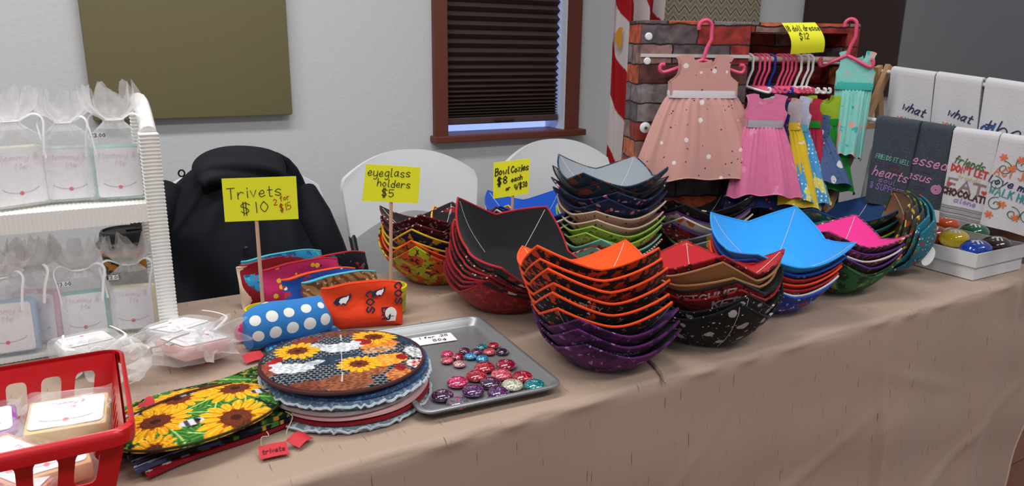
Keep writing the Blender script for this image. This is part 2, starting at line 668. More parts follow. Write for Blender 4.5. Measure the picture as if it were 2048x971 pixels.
nt.links.new(mx.outputs[2], b.inputs['Base Color'])
n3 = nt.nodes.new('ShaderNodeTexNoise'); n3.noise_type = 'RIDGED_MULTIFRACTAL'; n3.inputs['Scale'].default_value = 5; n3.inputs['Detail'].default_value = 2.5; n3.inputs['Distortion'].default_value = .3
nt.links.new(tc.outputs['Object'], n3.inputs['Vector'])
n4 = nt.nodes.new('ShaderNodeTexWave'); n4.inputs['Scale'].default_value = 160; n4.inputs['Distortion'].default_value = .6
nt.links.new(tc.outputs['Object'], n4.inputs['Vector'])
b1 = nt.nodes.new('ShaderNodeBump'); b1.inputs['Strength'].default_value = .4; b1.inputs['Distance'].default_value = .006
b2 = nt.nodes.new('ShaderNodeBump'); b2.inputs['Strength'].default_value = .12; b2.inputs['Distance'].default_value = .001
nt.links.new(n3.outputs['Fac'], b1.inputs['Height']); nt.links.new(n4.outputs['Fac'], b2.inputs['Height'])
nt.links.new(b1.outputs['Normal'], b2.inputs['Normal']); nt.links.new(b2.outputs['Normal'], b.inputs['Normal'])
m_cloth = m


def cloth_pt(u, v):
    """v: 0 back hem -> 1 front hem"""
    segs = [(0, .12), (.12, .14), (.14, .42), (.42, .47), (.47, 1)]
    Y0, Y1, r = TY0, TY1 + .003, .014
    x = -.66 + u * (2.04 + .66)
    if v < .12:
        t = v / .12
        y, z = Y1 + .012 * math.sin(x * 21) * (1 - t), .42 + (T - r - .42) * t
    elif v < .14:
        a = (v - .12) / .02 * math.pi / 2
        y, z = Y1 - r + r * math.cos(a), T - r + r * math.sin(a)
    elif v < .42:
        t = (v - .14) / .28
        y, z = Y1 - r + (Y0 + r - Y1 + r) * t, T
    elif v < .47:
        a = (v - .42) / .05 * math.pi / 2
        wob = .0025 * math.sin(x * 40 + 2 * math.sin(x * 13))
        y, z = Y0 + r - (r + wob) * math.sin(a), T - r + r * math.cos(a)
    else:
        t = (v - .47) / .53
        z = (T - r) + (.04 - T + r) * t
        xr = 2.04 - .10 * min(1, t * 1.05) ** 1.2
        x = -.66 + u * (xr + .66)
        w = min(1, t * 3)
        y = Y0 - .004 * w - .018 * t
        y += w * (.0065 * math.sin(x * 11 + 3 * z) + .004 * math.sin(x * 23 - 9 * z + 1) * (.4 + t) + .003 * math.sin(x * 6 + z * 31))
        # gathered folds below the middle of the table and near the right corner
        y -= w * .012 * math.exp(-((x - 1.365 - .05 * (T - z)) / .012) ** 2)
        y -= t * .03 * math.exp(-((x - 1.85 + .2 * (T - z)) / .05) ** 2)
        d1 = (x - 1.55) * .35 + (z - .56)
        y -= w * .007 * math.exp(-(d1 / .012) ** 2) * math.exp(-((x - 1.5) / .16) ** 2)
        d2 = (x - 1.15) * .42 - (z - .45)
        y -= w * .006 * math.exp(-(d2 / .012) ** 2) * math.exp(-((x - 1.1) / .25) ** 2)
        d3 = (x - 1.7) * .5 - (z - .35)
        y -= w * .007 * math.exp(-(d3 / .014) ** 2) * math.exp(-((x - 1.7) / .22) ** 2)
        d4 = (x - .83) * .9 - (z - .56)
        y -= w * .004 * math.exp(-(d4 / .009) ** 2) * math.exp(-((x - .85) / .18) ** 2)
        return (x, y, z)
    if v >= .14:
        z -= 0
    return (x, y, z)


vs_ = [0, .04, .08, .12, .125, .13, .135, .14, .18, .22, .26, .30, .34, .38, .42] + [.42 + .05 * i / 6 for i in range(1, 7)] + [.47 + .53 * i / 52 for i in range(1, 53)]
NU = 300
g = G()
vv = [cloth_pt(i / NU, v) for v in vs_ for i in range(NU + 1)]
ff = [(j * (NU + 1) + i, j * (NU + 1) + i + 1, (j + 1) * (NU + 1) + i + 1, (j + 1) * (NU + 1) + i) for j in range(len(vs_) - 1) for i in range(NU)]
g.add(vv, [q[::-1] for q in ff])
g.grid(lambda u, v: (2.04 + .004 * math.sin(u * 30) * v, TY1 - .01 + (TY0 + .02 - TY1 + .01) * u, T - .004 - .09 * v), 40, 4)
cl = part('tablecloth', g, m_cloth, angle=80)
tag(cl, 'wrinkled taupe tablecloth covering the long table down to the floor', 'tablecloth')
hem = [cloth_pt(1, .47 + .53 * i / 40) for i in range(41)]
part('hem', G().tube([(x - .001, y - .001, z) for (x, y, z) in hem], .0022, 6), mat('cloth_hem', '#c9b6a6', .7), cl)
# the ridge where the cloth is gathered
cr = [P(1293, 716, T + .002), P(1312, 732, T + .004), P(1325, 748, T + .004), P(1330, 765, T - .004)]
cr = [tuple(p) for p in cr]
part('crease', G().tube(cr, [.002, .004, .005, .002], 8, flat=.6), m_cloth, cl)

# =================================================================== folding chairs and coat
m_cw = mat('chair_white_plastic', '#e3e6ea', .5, bump=(400, .06))
m_cf = mat('chair_black_tube', '#1d1e22', .35, .4)


def chair(label, x, y, rz, group='white folding chairs behind the table'):
    t = thing('folding_chair', label, 'chair', (x, y, 0), rz, group)
    def back(u, v):
        a = u * 2 - 1
        zt_ = .93 - .075 * abs(a) ** 2.2
        zb_ = .735 - .075 * abs(a) ** 1.6
        z = zb_ + (zt_ - zb_) * v
        w = .232 - .018 * (1 - v) + (-.012 * max(0, v - .85) / .15)
        return (a * w, .17 + .13 * (z - .6) - .03 * (a * a) + .025, z)
    part('backrest', G().sheet(back, 36, 14, .016), m_cw, t)
    part('seat', G().sheet(lambda u, v: ((u * 2 - 1) * (.215 - .03 * v), -.2 + .38 * v, .455 - .02 * v + .012 * (u * 2 - 1) ** 2), 16, 14, .02), m_cw, t)
    for s in (-1, 1):
        part('front_leg', G().tube([(s * .218, -.24, 0.01), (s * .215, -.05, .3), (s * .208, .12, .6), (s * .205, .19, .69)], .0115, 10), m_cf, t)
        part('rear_leg', G().tube([(s * .19, .27, 0.01), (s * .19, .04, .34), (s * .19, -.05, .445)], .0115, 10), m_cf, t)
        part('hinge', G().rbox(s * .2 - .012, s * .2 + .012, .0, .16, .4, .52, .006), m_cf, t)
    part('cross_bar', G().tube([(-.19, .2, .11), (.19, .2, .11)], .008, 8), m_cf, t)
    part('cross_bar', G().tube([(-.216, -.17, .12), (.216, -.17, .12)], .008, 8), m_cf, t)
    return t


c1 = PY(808, 300, 2.22)
chair('white plastic folding chair behind the eyeglass holders sign', c1.x, 1.99, R(-3))
c2 = PY(1103, 300, 2.26)
chair('white plastic folding chair behind the bowl cozies sign, under the window corner', c2.x, 2.03, R(-2))
c3 = PY(480, 360, 2.12)
chair('white folding chair hidden under the black coat', c3.x, 1.93, 0)

YC = 2.0
prof = [(298, 462, 515), (301, 440, 535), (308, 415, 556), (320, 398, 575), (340, 372, 592), (362, 348, 604), (395, 318, 618), (440, 272, 640), (500, 262, 662), (560, 258, 686), (640, 256, 706), (760, 262, 716), (840, 272, 710)]
rows = []
for (y, a, c) in prof:
    A_, C_ = PY(a, y, YC), PY(c, y, YC)
    rows.append(((A_.x + C_.x) / 2, (C_.x - A_.x) / 2, (A_.z + C_.z) / 2))
cz0 = rows[0][2]
coat = thing('coat', 'black winter coat with hood hung over a folding chair', 'coat', (rows[3][0], YC, 0))
m_coat = mat('black_coat_cloth', '#0c1017', .8, spec=.25, bump=(120, .2, .002))


def coat_fn(u, v):
    k = v * (len(rows) - 1)
    i = min(int(k), len(rows) - 2)
    t = k - i
    cx, w, z = [rows[i][q] * (1 - t) + rows[i + 1][q] * t for q in range(3)]
    a = u * 2 * math.pi
    d = .05 + .15 * min(1, (cz0 - z) / .42)
    ca, sa = math.cos(a), math.sin(a)
    ex = math.copysign(abs(ca) ** .75, ca)
    ey = math.copysign(abs(sa) ** .75, sa)
    f = 1 + .09 * math.sin(9 * a + 6 * z) * min(1, v * 2) + .05 * math.sin(17 * a - 12 * z) * min(1, v * 2) + .035 * math.sin(25 * z + 3 * math.sin(a * 3))
    return (cx - rows[3][0] + ex * w, ey * d * f + .02 * math.sin(z * 14 + ca * 3), z)


g = G().grid(coat_fn, 120, 80, wrap=True, flip=True)
g.f.append(tuple(range(120)))
part('body', g, m_coat, coat, angle=80)
hp = PY(487, 335, YC - .12)


def hood(u, v):
    a = u * math.pi
    x = math.cos(a) * (.105 - .02 * v)
    z = math.sin(a) * .05 * (1.0 - .35 * v) - .12 * v * (1 - .35 * (math.cos(a)) ** 2) * .8
    return (x, -.018 - .05 * math.sin(v * math.pi) - .006 * math.sin(v * 16 + a * 2), z)


part('hood', G().sheet(hood, 30, 14, .012).xf(Matrix.Translation((hp.x - rows[3][0], -.05, hp.z - .005))), mat('black_coat_hood', '#10141c', .75, spec=.3), coat, angle=80)
for (px, py) in ((492, 497), (497, 545), (470, 430)):
    q = PY(px, py, YC - .17)
    part('snap', G().lathe([(.006, -.003), (.006, .002), (.003, .004)], 12).xf(Matrix.Translation((q.x - rows[3][0], -.168, q.z)) @ Matrix.Rotation(R(90), 4, 'X')), mat('snap_black', '#22262c', .3), coat)
q0 = PY(362, 345, YC - .03)
part('hang_loop', G().tube([(q0.x - rows[3][0] + .007 * math.cos(a), -.04, q0.z + .008 * math.sin(a)) for a in np.linspace(0, 6.28, 14)[:-1]], .002, 6, closed=True), m_coat, coat)
# sleeve hanging beside the body
sl = [PY(610, 380, YC - .02), PY(628, 430, YC - .08), PY(650, 490, YC - .1), PY(676, 560, YC - .1), PY(690, 640, YC - .1)]
part('sleeve', G().tube([(p.x - rows[3][0], p.y - YC, p.z) for p in sl], [.03, .045, .05, .05, .045], 14), m_coat, coat, angle=80)
sl = [PY(345, 375, YC - .02), PY(310, 430, YC - .06), PY(295, 490, YC - .09), PY(290, 560, YC - .1), PY(292, 640, YC - .1)]
part('sleeve', G().tube([(p.x - rows[3][0], p.y - YC, p.z) for p in sl], [.03, .045, .05, .05, .045], 14), m_coat, coat, angle=80)

# =================================================================== flag
YF = 2.33
fl = thing('flag', 'striped red and white flag with gold fringe standing beside the window', 'flag', tuple(PY(1262, 200, YF).xy) + (0,))
fo = fl.location
cols, pts = [], []
NV, NU = 240, 170
redc, whc = np.array(lin('#94060c')), np.array(lin('#bdb2b4'))
for j in range(NV + 1):
    v = j / NV
    y = -420 + v * 765
    l = np.interp(y, [-420, 0, 90, 200, 300, 345], [1225, 1234, 1229, 1225, 1219, 1217])
    r = np.interp(y, [-420, 0, 40, 100, 200, 300, 345], [1330, 1326, 1322, 1315, 1300, 1290, 1284])
    for i in range(NU + 1):
        u = i / NU
        px = l + (r - l) * u
        q = PY(px, y - 10 * (u - .3) ** 2 * v, YF)
        d = .022 * math.sin(u * 15 + v * 2) + .01 * math.sin(u * 31 - v * 3)
        pts.append((q.x - fo.x, d, q.z))
        s = (px + 3 * math.sin(u * 9 + v * 2) - .17 * y - 1242) / 23
        cols.append(redc if int(math.floor(s)) % 2 == 0 else whc)
g = G().add(pts, [(j * (NU + 1) + i, (j + 1) * (NU + 1) + i, (j + 1) * (NU + 1) + i + 1, j * (NU + 1) + i + 1) for j in range(NV) for i in range(NU)])
n0 = len(g.v)
part('cloth', g, vcol_mat('flag_cloth', .7), fl, cols=np.array(cols), angle=80)
m_gold = mat('gold_fringe', '#c98b1e', .7, bump=(300, .6))
bot = [pts[NV * (NU + 1) + i] for i in range(NU + 1)]
part('fringe', G().grid(lambda u, v: (bot[int(u * NU)][0], bot[int(u * NU)][1] - .002, bot[int(u * NU)][2] + .002 - .03 * v), NU, 2), m_gold, fl)
side = [pts[j * (NU + 1)] for j in range(NV + 1)]
j0 = next(j for j in range(NV + 1) if side[j][2] < PY(1229, 52, YF).z)
j1 = next(j for j in range(NV + 1) if side[j][2] < PY(1229, 95, YF).z)
part('fringe', G().grid(lambda u, v: (side[j0 + int(u * (j1 - j0))][0] + .02 - .034 * v * math.sin(.5 + u * 2.2), side[j0 + int(u * (j1 - j0))][1] - .03, side[j0 + int(u * (j1 - j0))][2]), j1 - j0, 3), m_gold, fl)
part('pole', G().tube([(.03, .05, .03), (.03, .05, 2.4)], .012, 10), mat('flag_pole_oak', '#8a5b33', .4), fl)
part('stand', G().lathe([(.13, 0), (.13, .02), (.04, .05), (.02, .09)], 24, .03, .05), mat('brass', '#b08a3c', .3, .9), fl)

from mathutils import Quaternion
# =================================================================== bowl cozies
def F(name, base, *layers, **k):
    return fab(name, base, layers, **k)


black = F('black_cotton', '#15151a')
orange = F('orange_cotton', '#f2521b')
red = F('red_cotton', '#b3222b')
dred = F('dark_red_cotton', '#8a1420')
tan_ = F('tan_cotton', '#a9794f')
lblue = F('sky_blue_cotton', '#2f9be8')
royal = F('royal_blue_cotton', '#1550b8')
navy = F('navy_cotton', '#1d3a68')
pinkf = F('hot_pink_cotton', '#e0358e')
greyf = F('grey_cotton', '#8b939b')
brownf = F('brown_cotton', '#8a6344')
yellowf = F('yellow_cotton', '#e2b325')
mint = F('mint_cotton', '#7fc9b4')
lime = F('lime_cotton', '#9cc748')
cream = F('cream_cotton', '#dcc4ac')
white_ = F('white_cotton', '#d9d5d2')
purple = F('purple_cotton', '#5a2b86')
teal = F('teal_cotton', '#0f7c8a')
biker = F('black_orange_biker_print', '#141215', ('noise', 55, .60, '#c7491c'), ('noise', 120, .66, '#e8d9c8'), warp=.02)
biker2 = F('orange_black_biker_print', '#1c1414', ('noise', 80, .53, '#cc4517'), warp=.02)
bikerp = F('purple_biker_print', '#5c1f63', ('noise', 45, .52, '#35123f'), ('noise', 90, .63, '#a878b4'), warp=.03)
redmulti = F('red_multi_print', '#7e1018', ('noise', 60, .56, '#1b1c28'), ('dot', 70, .22, '#d7cfc8'), warp=.02)
redshiny = F('red_brocade_print', '#8c0f18', ('noise', 90, .58, '#b6333a'), rough=.5)
comic = F('comic_multi_print', '#181a24', ('cells', 42, .42, ['#b3252a', '#2b5b8e', '#d8c9b8', '#20242e', '#c8642c']), warp=.03)
maroon = F('maroon_letter_print', '#5a1420', ('noise', 130, .62, '#d7c8be'))
navygold = F('navy_gold_print', '#18254a', ('noise', 50, .58, '#d7a321'), warp=.02)
tiedye = F('orange_lime_tie_dye', '#c4511f', ('noise', 28, .5, '#a9ab22'), ('noise', 70, .6, '#4b1d24'), ('noise', 60, .66, '#e8b21e'), warp=.04)
writing = F('cream_script_print', '#d2b5a0', ('noise', 95, .66, '#3a2a28'), ('dot', 26, .18, '#b5352c'), warp=.02)
limep = F('lime_leaf_print', '#a9c84e', ('noise', 80, .58, '#4f6a25'), ('noise', 120, .65, '#e7dcc0'))
mintp = F('mint_parrot_print', '#72bfae', ('noise', 26, .60, '#c43a26'), ('noise', 38, .66, '#2a68a8'), warp=.03)
holiday = F('red_white_holiday_print', '#9e1f2c', ('wave', 55, .6, '#e6ded9', 'DIAGONAL', 3))
underw = F('dark_reef_print', '#1d3f55', ('noise', 45, .57, '#8a4a2c'), ('noise', 70, .62, '#0f1c26'), warp=.02)
navyfl = F('navy_floral_print', '#1c2c55', ('cells', 60, .36, ['#d98da6', '#35527f', '#e5dccd', '#b33a48']), warp=.02)
nightfl = F('black_floral_print', '#17141c', ('cells', 50, .3, ['#7a2030', '#3a3050', '#c5b8b0', '#5b1a24']), warp=.02)
toon = F('white_cartoon_print', '#cfc7c6', ('cells', 34, .38, ['#c9622a', '#b2242c', '#6c9a34', '#4b3a70', '#cfc7c6', '#cfc7c6']), warp=.03)
smile = F('grey_face_print', '#67625f', ('dot', 17, .36, '#d9c84a'), ('noise', 110, .68, '#37312f'))
ketchup = F('red_lettered_print', '#9c1b24', ('noise', 70, .60, '#3a0c12'), ('noise', 120, .68, '#e6dcd8'))
banner = F('black_dotted_banner_print', '#101015', ('dot', 115, .17, '#d6d6d6'), ('dot', 30, .24, '#bdb8b4', 1), warp=.012)
patriot = F('blue_team_print', '#1d42a0', ('noise', 60, .6, '#b8222c'), ('noise', 110, .64, '#e5e2e4'))
redteam = F('red_team_print', '#b41c22', ('noise', 34, .63, '#e4ddda'), warp=.03)
camofl = F('dark_green_floral_print', '#2f3a22', ('cells', 40, .34, ['#c2452a', '#3d4a26', '#d9912e', '#52322c', '#26301d']), ('noise', 60, .66, '#7d8a4c'), warp=.03)
camo = F('green_camouflage_print', '#2f6a3c', ('noise', 22, .55, '#193a26'), ('noise', 30, .62, '#7a9a4c'), ('noise', 40, .68, '#7b4b3c'), warp=.03)
purpst = F('purple_swirl_print', '#4a2a52', ('wave', 40, .6, '#b0475e', 'DIAGONAL', 6), ('noise', 70, .64, '#d7c09a'))
tealp = F('teal_floral_print', '#2d7f86', ('cells', 55, .34, ['#9bbf6a', '#d7d2c0', '#1f5b70', '#c46a6a']), warp=.02)
veg = F('garden_multi_print', '#3e3c34', ('cells', 60, .4, ['#c8332a', '#d5b02c', '#3b6c8c', '#6c8a3a', '#d5c7b0', '#5b3a2c']), warp=.02)
mush = F('teal_mushroom_print', '#0e6f86', ('dot', 38, .30, '#a8332c'), ('dot', 95, .2, '#e4dcd2', 1), ('noise', 55, .66, '#4d9a5a'), warp=.01)

m_thread = mat('white_thread', '#d8d4d0', .8)
Rc, Rm, Hc, Hm, Rb = .122, .104, .070, .040, .060


def cozy_surface(jit, s=1., hs=1., flare=1.):
    def fn(a, t, off=0.):
        q = (a / (math.pi / 2)) % 4
        k = int(q) % 4
        c = 1 - abs((q % 1) - .5) * 2
        jr, jh = jit[k]
        H_ = Hm + (Hc + jh - Hm) * c ** 1.5
        rb = Rb
        if t < .35:
            r, z = rb * t / .35, 0
        else:
            u = (t - .35) / .65
            z = H_ * hs * u ** 1.3
            q_ = min(1.2, z / Hc)
            r = rb + (Rc * flare - rb) * (.5 * q_ + .5 * (1 - max(0, 1 - q_) ** 2.2))
            r *= 1 + (.045 + jr * 2) * c * c * u ** 4
        # a gentle pinch along the mid-side darts
        r -= .004 * max(0, t - .35) * math.exp(-(c / .12) ** 2)
        if off:
            r = max(0, r - off * (.35 + .65 * min(1, max(0, (t - .3) * 2))))
            z = z + off * (1 - max(0, (t - .5)) * 2 * .95)
        return (r * s * math.cos(a), r * s * math.sin(a), z * s)
    return fn


def cozy(label, loc, rot, outer, lining, edge, group, s=1., seams=True, hs=1., flare=1., tilt=(0, 0), outseam=False):
    t = thing('bowl_cozy', label, 'bowl cozy', loc, (tilt[0], tilt[1], rot), group)
    jit = [(random.uniform(-.006, .008), random.uniform(-.006, .01)) for _ in range(4)]
    fn = cozy_surface(jit, s, hs, flare)
    NA, NT = 64, 13
    ts = [0, .17, .33] + [.36 + .64 * i / (NT - 3) for i in range(NT - 2)]
    def shell(off):
        v = [fn(0, 0, off)] + [fn(2 * math.pi * i / NA, q, off) for q in ts[1:] for i in range(NA)]
        f = [(0, 1 + i, 1 + (i + 1) % NA) for i in range(NA)]
        for j in range(len(ts) - 2):
            for i in range(NA):
                k = (i + 1) % NA
                f.append((1 + j * NA + i, 1 + (j + 1) * NA + i, 1 + (j + 1) * NA + k, 1 + j * NA + k))
        return v, f
    v, f = shell(0)
    part('outer_fabric', G().add(v, [q[::-1] for q in f]), outer, t, angle=50)
    v, f = shell(.0032)
    part('lining', G().add(v, f), lining, t, angle=50)
    rim = [tuple((Vector(fn(2 * math.pi * i / NA, 1, 0)) + Vector(fn(2 * math.pi * i / NA, 1, .0032))) / 2) for i in range(NA)]
    part('edge', G().tube(rim, .0022, 6, closed=True), edge, t)
    if seams:
        for k in range(4):
            a = math.pi / 4 + k * math.pi / 2
            part('stitch_line', G().tube([fn(a, q, .004) for q in np.linspace(.97, .36, 14)], .0006, 4), m_thread, t)
    if outseam:
        for k in range(4):
            a = math.pi / 4 + k * math.pi / 2
            part('stitch_line', G().tube([fn(a, q, -.0006) for q in np.linspace(.97, .4, 10)], .0005, 4), m_thread, t)
    return t, fn


ORD = ['topmost', 'second from top', 'third from top', 'fourth from top', 'fifth from top', 'sixth from top', 'seventh from top', 'eighth from top', 'ninth from top']


def stack(where, base, theta, items, dz, lean=(0, 0), s=1., jr=2.5, z0=T + .001, top_flare=1.08, bend=(0, 0)):
    """items from top to bottom: (outer, lining, edge, description[, dx, dy, dtheta, dz_extra]); bend = degrees the pile bows to the viewer and to the viewer's right"""
    x, y = base
    psi = math.atan2(x, y)
    fwd = Vector((-math.sin(psi), -math.cos(psi), 0))
    rgt = Vector((math.cos(psi), -math.sin(psi), 0))
    n = len(items)
    res = []
    pos = Vector((x, y, z0))
    for i in range(n - 1, -1, -1):
        it = items[i]
        k = n - 1 - i
        ox, oy, dth, ez = (it[4:] + (0, 0, 0, 0))[:4]
        th = theta + dth + random.uniform(-jr, jr) - 45
        fr = (k / max(1, n - 1))
        tilt = (fwd * math.tan(R(bend[0])) + rgt * math.tan(R(bend[1]))) * fr
        upv = (Vector((0, 0, 1)) + tilt).normalized()
        pos = pos + upv * ez
        loc = pos + Vector((lean[0] * k + ox, lean[1] * k + oy, 0))
        # keep the tilted base above the cloth
        lab = '%s bowl cozy, %s of stack %s' % (it[3], 'lowest' if (i == n - 1 and n > 2) else ORD[i], where)
        fl = 1 + (top_flare - 1) * (1 - i / max(1, n - 1))
        c = cozy(lab, loc, 0, it[0], it[1], it[2], 'bowl cozies ' + where, s * random.uniform(.99, 1.01), i < 2, it[8] if len(it) > 8 else 1, fl, (0, 0), 'badge' in it[3] or 'banner' in it[3] or 'dotted' in it[3])
        q = Vector((0, 0, 1)).rotation_difference(upv) @ Quaternion((0, 0, 1), R(th) - psi)
        c[0].rotation_euler = q.to_euler()
        res.append(c)
        pos = pos + upv * dz
    return res[::-1]


def b2(px, py):
    p = P(px, py)
    return (p.x, p.y)


stC = stack('beside baking tray', b2(1208, 716), 62, [
    (biker2, orange, orange, 'bright orange lined'), (biker2, orange, orange, 'orange and black printed'), (biker2, orange, orange, 'orange edged rust printed'),
    (biker, orange, orange, 'black motorcycle print'), (biker, orange, orange, 'black lettered orange edged'), (biker, black, orange, 'black orange badge print'),
    (bikerp, purple, bikerp, 'bright purple printed', 0, 0, 12), (bikerp, black, bikerp, 'purple and black printed', 0, 0, 14), (bikerp, black, bikerp, 'dark purple printed', 0, 0, 16)],
    .0152, lean=(-.0036, .0022), bend=(-12, -3))
stB = stack('behind baking tray', b2(1010, 607), 72, [
    (comic, black, red, 'black lined red edged', .0, 0, 0, .002, 1.1), (comic, black, redmulti, 'dark comic print'), (redmulti, black, red, 'red and black speckled'), (comic, black, redmulti, 'multicoloured comic print'),
    (redmulti, black, red, 'red dotted dark print'), (comic, red, dred, 'dark red comic print'), (redshiny, red, dred, 'shiny dark red'), (redshiny, red, dred, 'shiny crimson')],
    .0115, s=1.06, top_flare=1.1, bend=(18, 20))
stA = stack('beside eyeglass sign', b2(872, 555), 70, [
    (maroon, black, maroon, 'black lined maroon', .006, .004, 6), (maroon, dred, maroon, 'maroon lettered'), (navygold, navy, yellowf, 'navy and gold printed'), (navygold, yellowf, yellowf, 'gold edged navy'),
    (tiedye, orange, orange, 'orange tie dye', 0, 0, 0, .006, 1.2), (tiedye, orange, tiedye, 'orange and lime tie dye', 0, 0, 0, 0, 1.5)], .0168, s=.97, bend=(-8, 0))
stA2 = stack('under cozies sign', b2(958, 535), 55, [
    (maroon, dred, yellowf, 'maroon and yellow edged'), (navygold, dred, yellowf, 'navy gold printed'), (redmulti, red, red, 'red speckled'), (redmulti, red, dred, 'dark red speckled')], .02, s=.95)
stE = stack('behind cozies sign', b2(1062, 510), 55, [
    (patriot, royal, royal, 'royal blue lined'), (patriot, royal, white_, 'blue white edged'), (navygold, royal, white_, 'navy and gold printed'), (patriot, navy, navy, 'dark blue team print'), (patriot, navy, navy, 'dark navy team print')], .02)
stD = stack('topped by grey', b2(1212, 530), 66, [
    (underw, greyf, underw, 'plain grey lined'), (underw, greyf, black, 'dark reef print', 0, 0, 20), (navyfl, navy, navyfl, 'navy lined floral', .0, 0, 30, .004), (navyfl, navy, navyfl, 'navy and pink floral', 0, 0, 25),
    (writing, cream, cream, 'cream script print', 0, 0, 10, .004), (writing, cream, cream, 'pale script print', 0, 0, 14), (limep, lime, lime, 'lime green leaf print', 0, 0, 8), (limep, lime, lime, 'lime edged leaf print', 0, 0, 4),
    (mintp, red, mint, 'mint parrot print', 0, 0, 20), (mintp, mint, holiday, 'mint red bordered', 0, 0, 10)], .0188, bend=(2, 0))
stF = stack('before brick display', b2(1392, 508), 60, [
    (nightfl, black, nightfl, 'black floral print'), (nightfl, navy, nightfl, 'dark floral print', 0, 0, 15), (toon, white_, purple, 'white cartoon print', 0, 0, 5, .002), (toon, white_, white_, 'multicoloured cartoon print', 0, 0, 12),
    (redmulti, purple, purple, 'red and purple edged'), (smile, greyf, greyf, 'grey round face print', .015, -.02, 35), (smile, greyf, greyf, 'grey yellow face print', .015, -.03, 30)], .0155, s=.97)
stG = stack('ending in black dots', b2(1400, 668), 12, [
    (ketchup, red, ketchup, 'red lined lettered', -.0, .0, 0), (tan_, tan_, tan_, 'plain tan', 0, 0, 4), (tan_, tan_, tan_, 'tan brown', 0, 0, 8), (ketchup, black, black, 'dark red lettered', .01, -.004, 6),
    (ketchup, red, ketchup, 'bright red lettered', .012, -.004, 10, .022), (banner, black, banner, 'black banner print', .006, 0, 16, .003, 1.45), (banner, black, banner, 'black white dotted', .004, 0, 12, 0, 1.5)], .0105, lean=(-.001, .001), s=1.06, bend=(-9, 0))
stH = stack('topped by sky blue', b2(1532, 608), 78, [
    (lblue, lblue, lblue, 'plain sky blue', 0, 0, 0, .003, 1.15), (patriot, lblue, royal, 'sky blue lined navy'), (redteam, red, red, 'bright red team print'), (redteam, red, orange, 'red orange edged'), (redteam, red, red, 'red white lettered'),
    (patriot, royal, white_, 'royal blue white edged'), (patriot, royal, royal, 'royal blue team print', 0, 0, 0, 0, 1.2)], .0145, s=1.0, top_flare=1.08, bend=(9, 4))
stI = stack('topped by pink', b2(1662, 572), 80, [
    (purpst, pinkf, purpst, 'hot pink lined'), (purpst, purple, purple, 'purple swirl print'), (purpst, purple, white_, 'dark purple white edged'), (camofl, black, purple, 'dark green floral print', 0, 0, 10), (camofl, black, camofl, 'olive floral print', 0, 0, 12),
    (camo, camo, camo, 'green camouflage print', 0, 0, 6, 0, 1.35)], .0155, s=.97, bend=(-3, 4))
stJ = stack('before wooden rack', b2(1672, 516), 60, [
    (tealp, navy, navy, 'plain navy lined'), (tealp, teal, teal, 'teal floral print', 0, 0, 15), (tealp, teal, lime, 'teal and lime edged', 0, 0, 8), (tealp, teal, teal, 'dark teal floral print', 0, 0, 8)], .026, s=1.0)

# a short stack tipped over on its side next to the white box
ck = P(1812, 545)
axis = Vector((-.66, .62, .46)).normalized()       # the bowls open to the left
q = Vector((0, 0, 1)).rotation_difference(axis)
itK = [(veg, brownf, veg, 'brown lined'), (veg, tan_, veg, 'garden print'), (veg, teal, veg, 'blue garden print'), (mush, teal, mush, 'teal mushroom print'), (mush, teal, mush, 'bright teal mushroom print')]
for i, it in enumerate(itK[::-1]):
    pos = Vector((ck.x + .012, ck.y, T + .073)) + axis * (.0145 * i) - axis * .022
    tt, fnk = cozy('%s bowl cozy, %s of tipped stack beside white box' % (it[3], ORD[4 - i]), pos, 0, it[0], it[1], it[2], 'tipped bowl cozies beside the white box', .83, True, 1, 1.0)
    tt.rotation_mode = 'QUATERNION'
    tt.rotation_quaternion = q @ Quaternion((0, 0, 1), R(20 + 5 * i))
    if i == 0:
        # oval paper tag hanging from the lowest one
        tg = thing('price_tag', 'white oval paper tag stuck to the teal mushroom cozy', 'tag', (0, 0, 0))
        c = PP(1856, 512, pos - axis * .02 + Vector((.04, -.05, -.01)), FW)
        tg.location = c
        tg.rotation_euler = (R(70), R(20), R(-50))
        part('paper', G().lathe([(1, 0), (1, .0012)], 28, sx=.013, sy=.024), mat('tag_paper', '#f2f2f4', .7), tg)
        part('string', G().tube([(0, .024, .001), (-.006, .03, -.004), (-.016, .034, -.012)], .0006, 5), m_thread, tg)


def cozy_text(res, text, h, w, a0, t0, m, name='lettering'):
    t, fn = res
    def f(x, y, off):
        return fn(a0 + x / .1, t0 + y / .11, -.0008)
    part(name, write(text, h, w, f, 0, 0), m, t, label='printed lettering')


m_or = mat('print_orange', '#f06a1e', .8)
m_wh = mat('print_white', '#e8e4e0', .8)
def face(res, off=0.):
    """angle in the cozy's own frame that looks towards the camera"""
    o = res[0]
    d = math.atan2(CAM.y - o.location.y, CAM.x - o.location.x)
    return d - o.rotation_euler[2] + off


cozy_text(stC[4], 'DAVIDSON', .011, .0022, face(stC[4], .15), .55, m_or)
cozy_text(stC[3], 'HARLEY', .009, .0018, face(stC[3], -.1), .8, m_wh)
cozy_text(stC[5], 'MOTOR', .012, .0024, face(stC[5], .25), .62, m_or)
cozy_text(stC[7], 'DAVIDSON', .010, .0018, face(stC[7], .3), .75, m_wh)
cozy_text(stG[3], 'KETCHUP', .013, .003, face(stG[3], -.05), .80, m_wh)
cozy_text(stG[4], 'KETCHUP', .013, .003, face(stG[4], .5), .80, m_wh)
cozy_text(stH[4], 'HUSK', .016, .004, face(stH[4], .35), .75, m_wh)

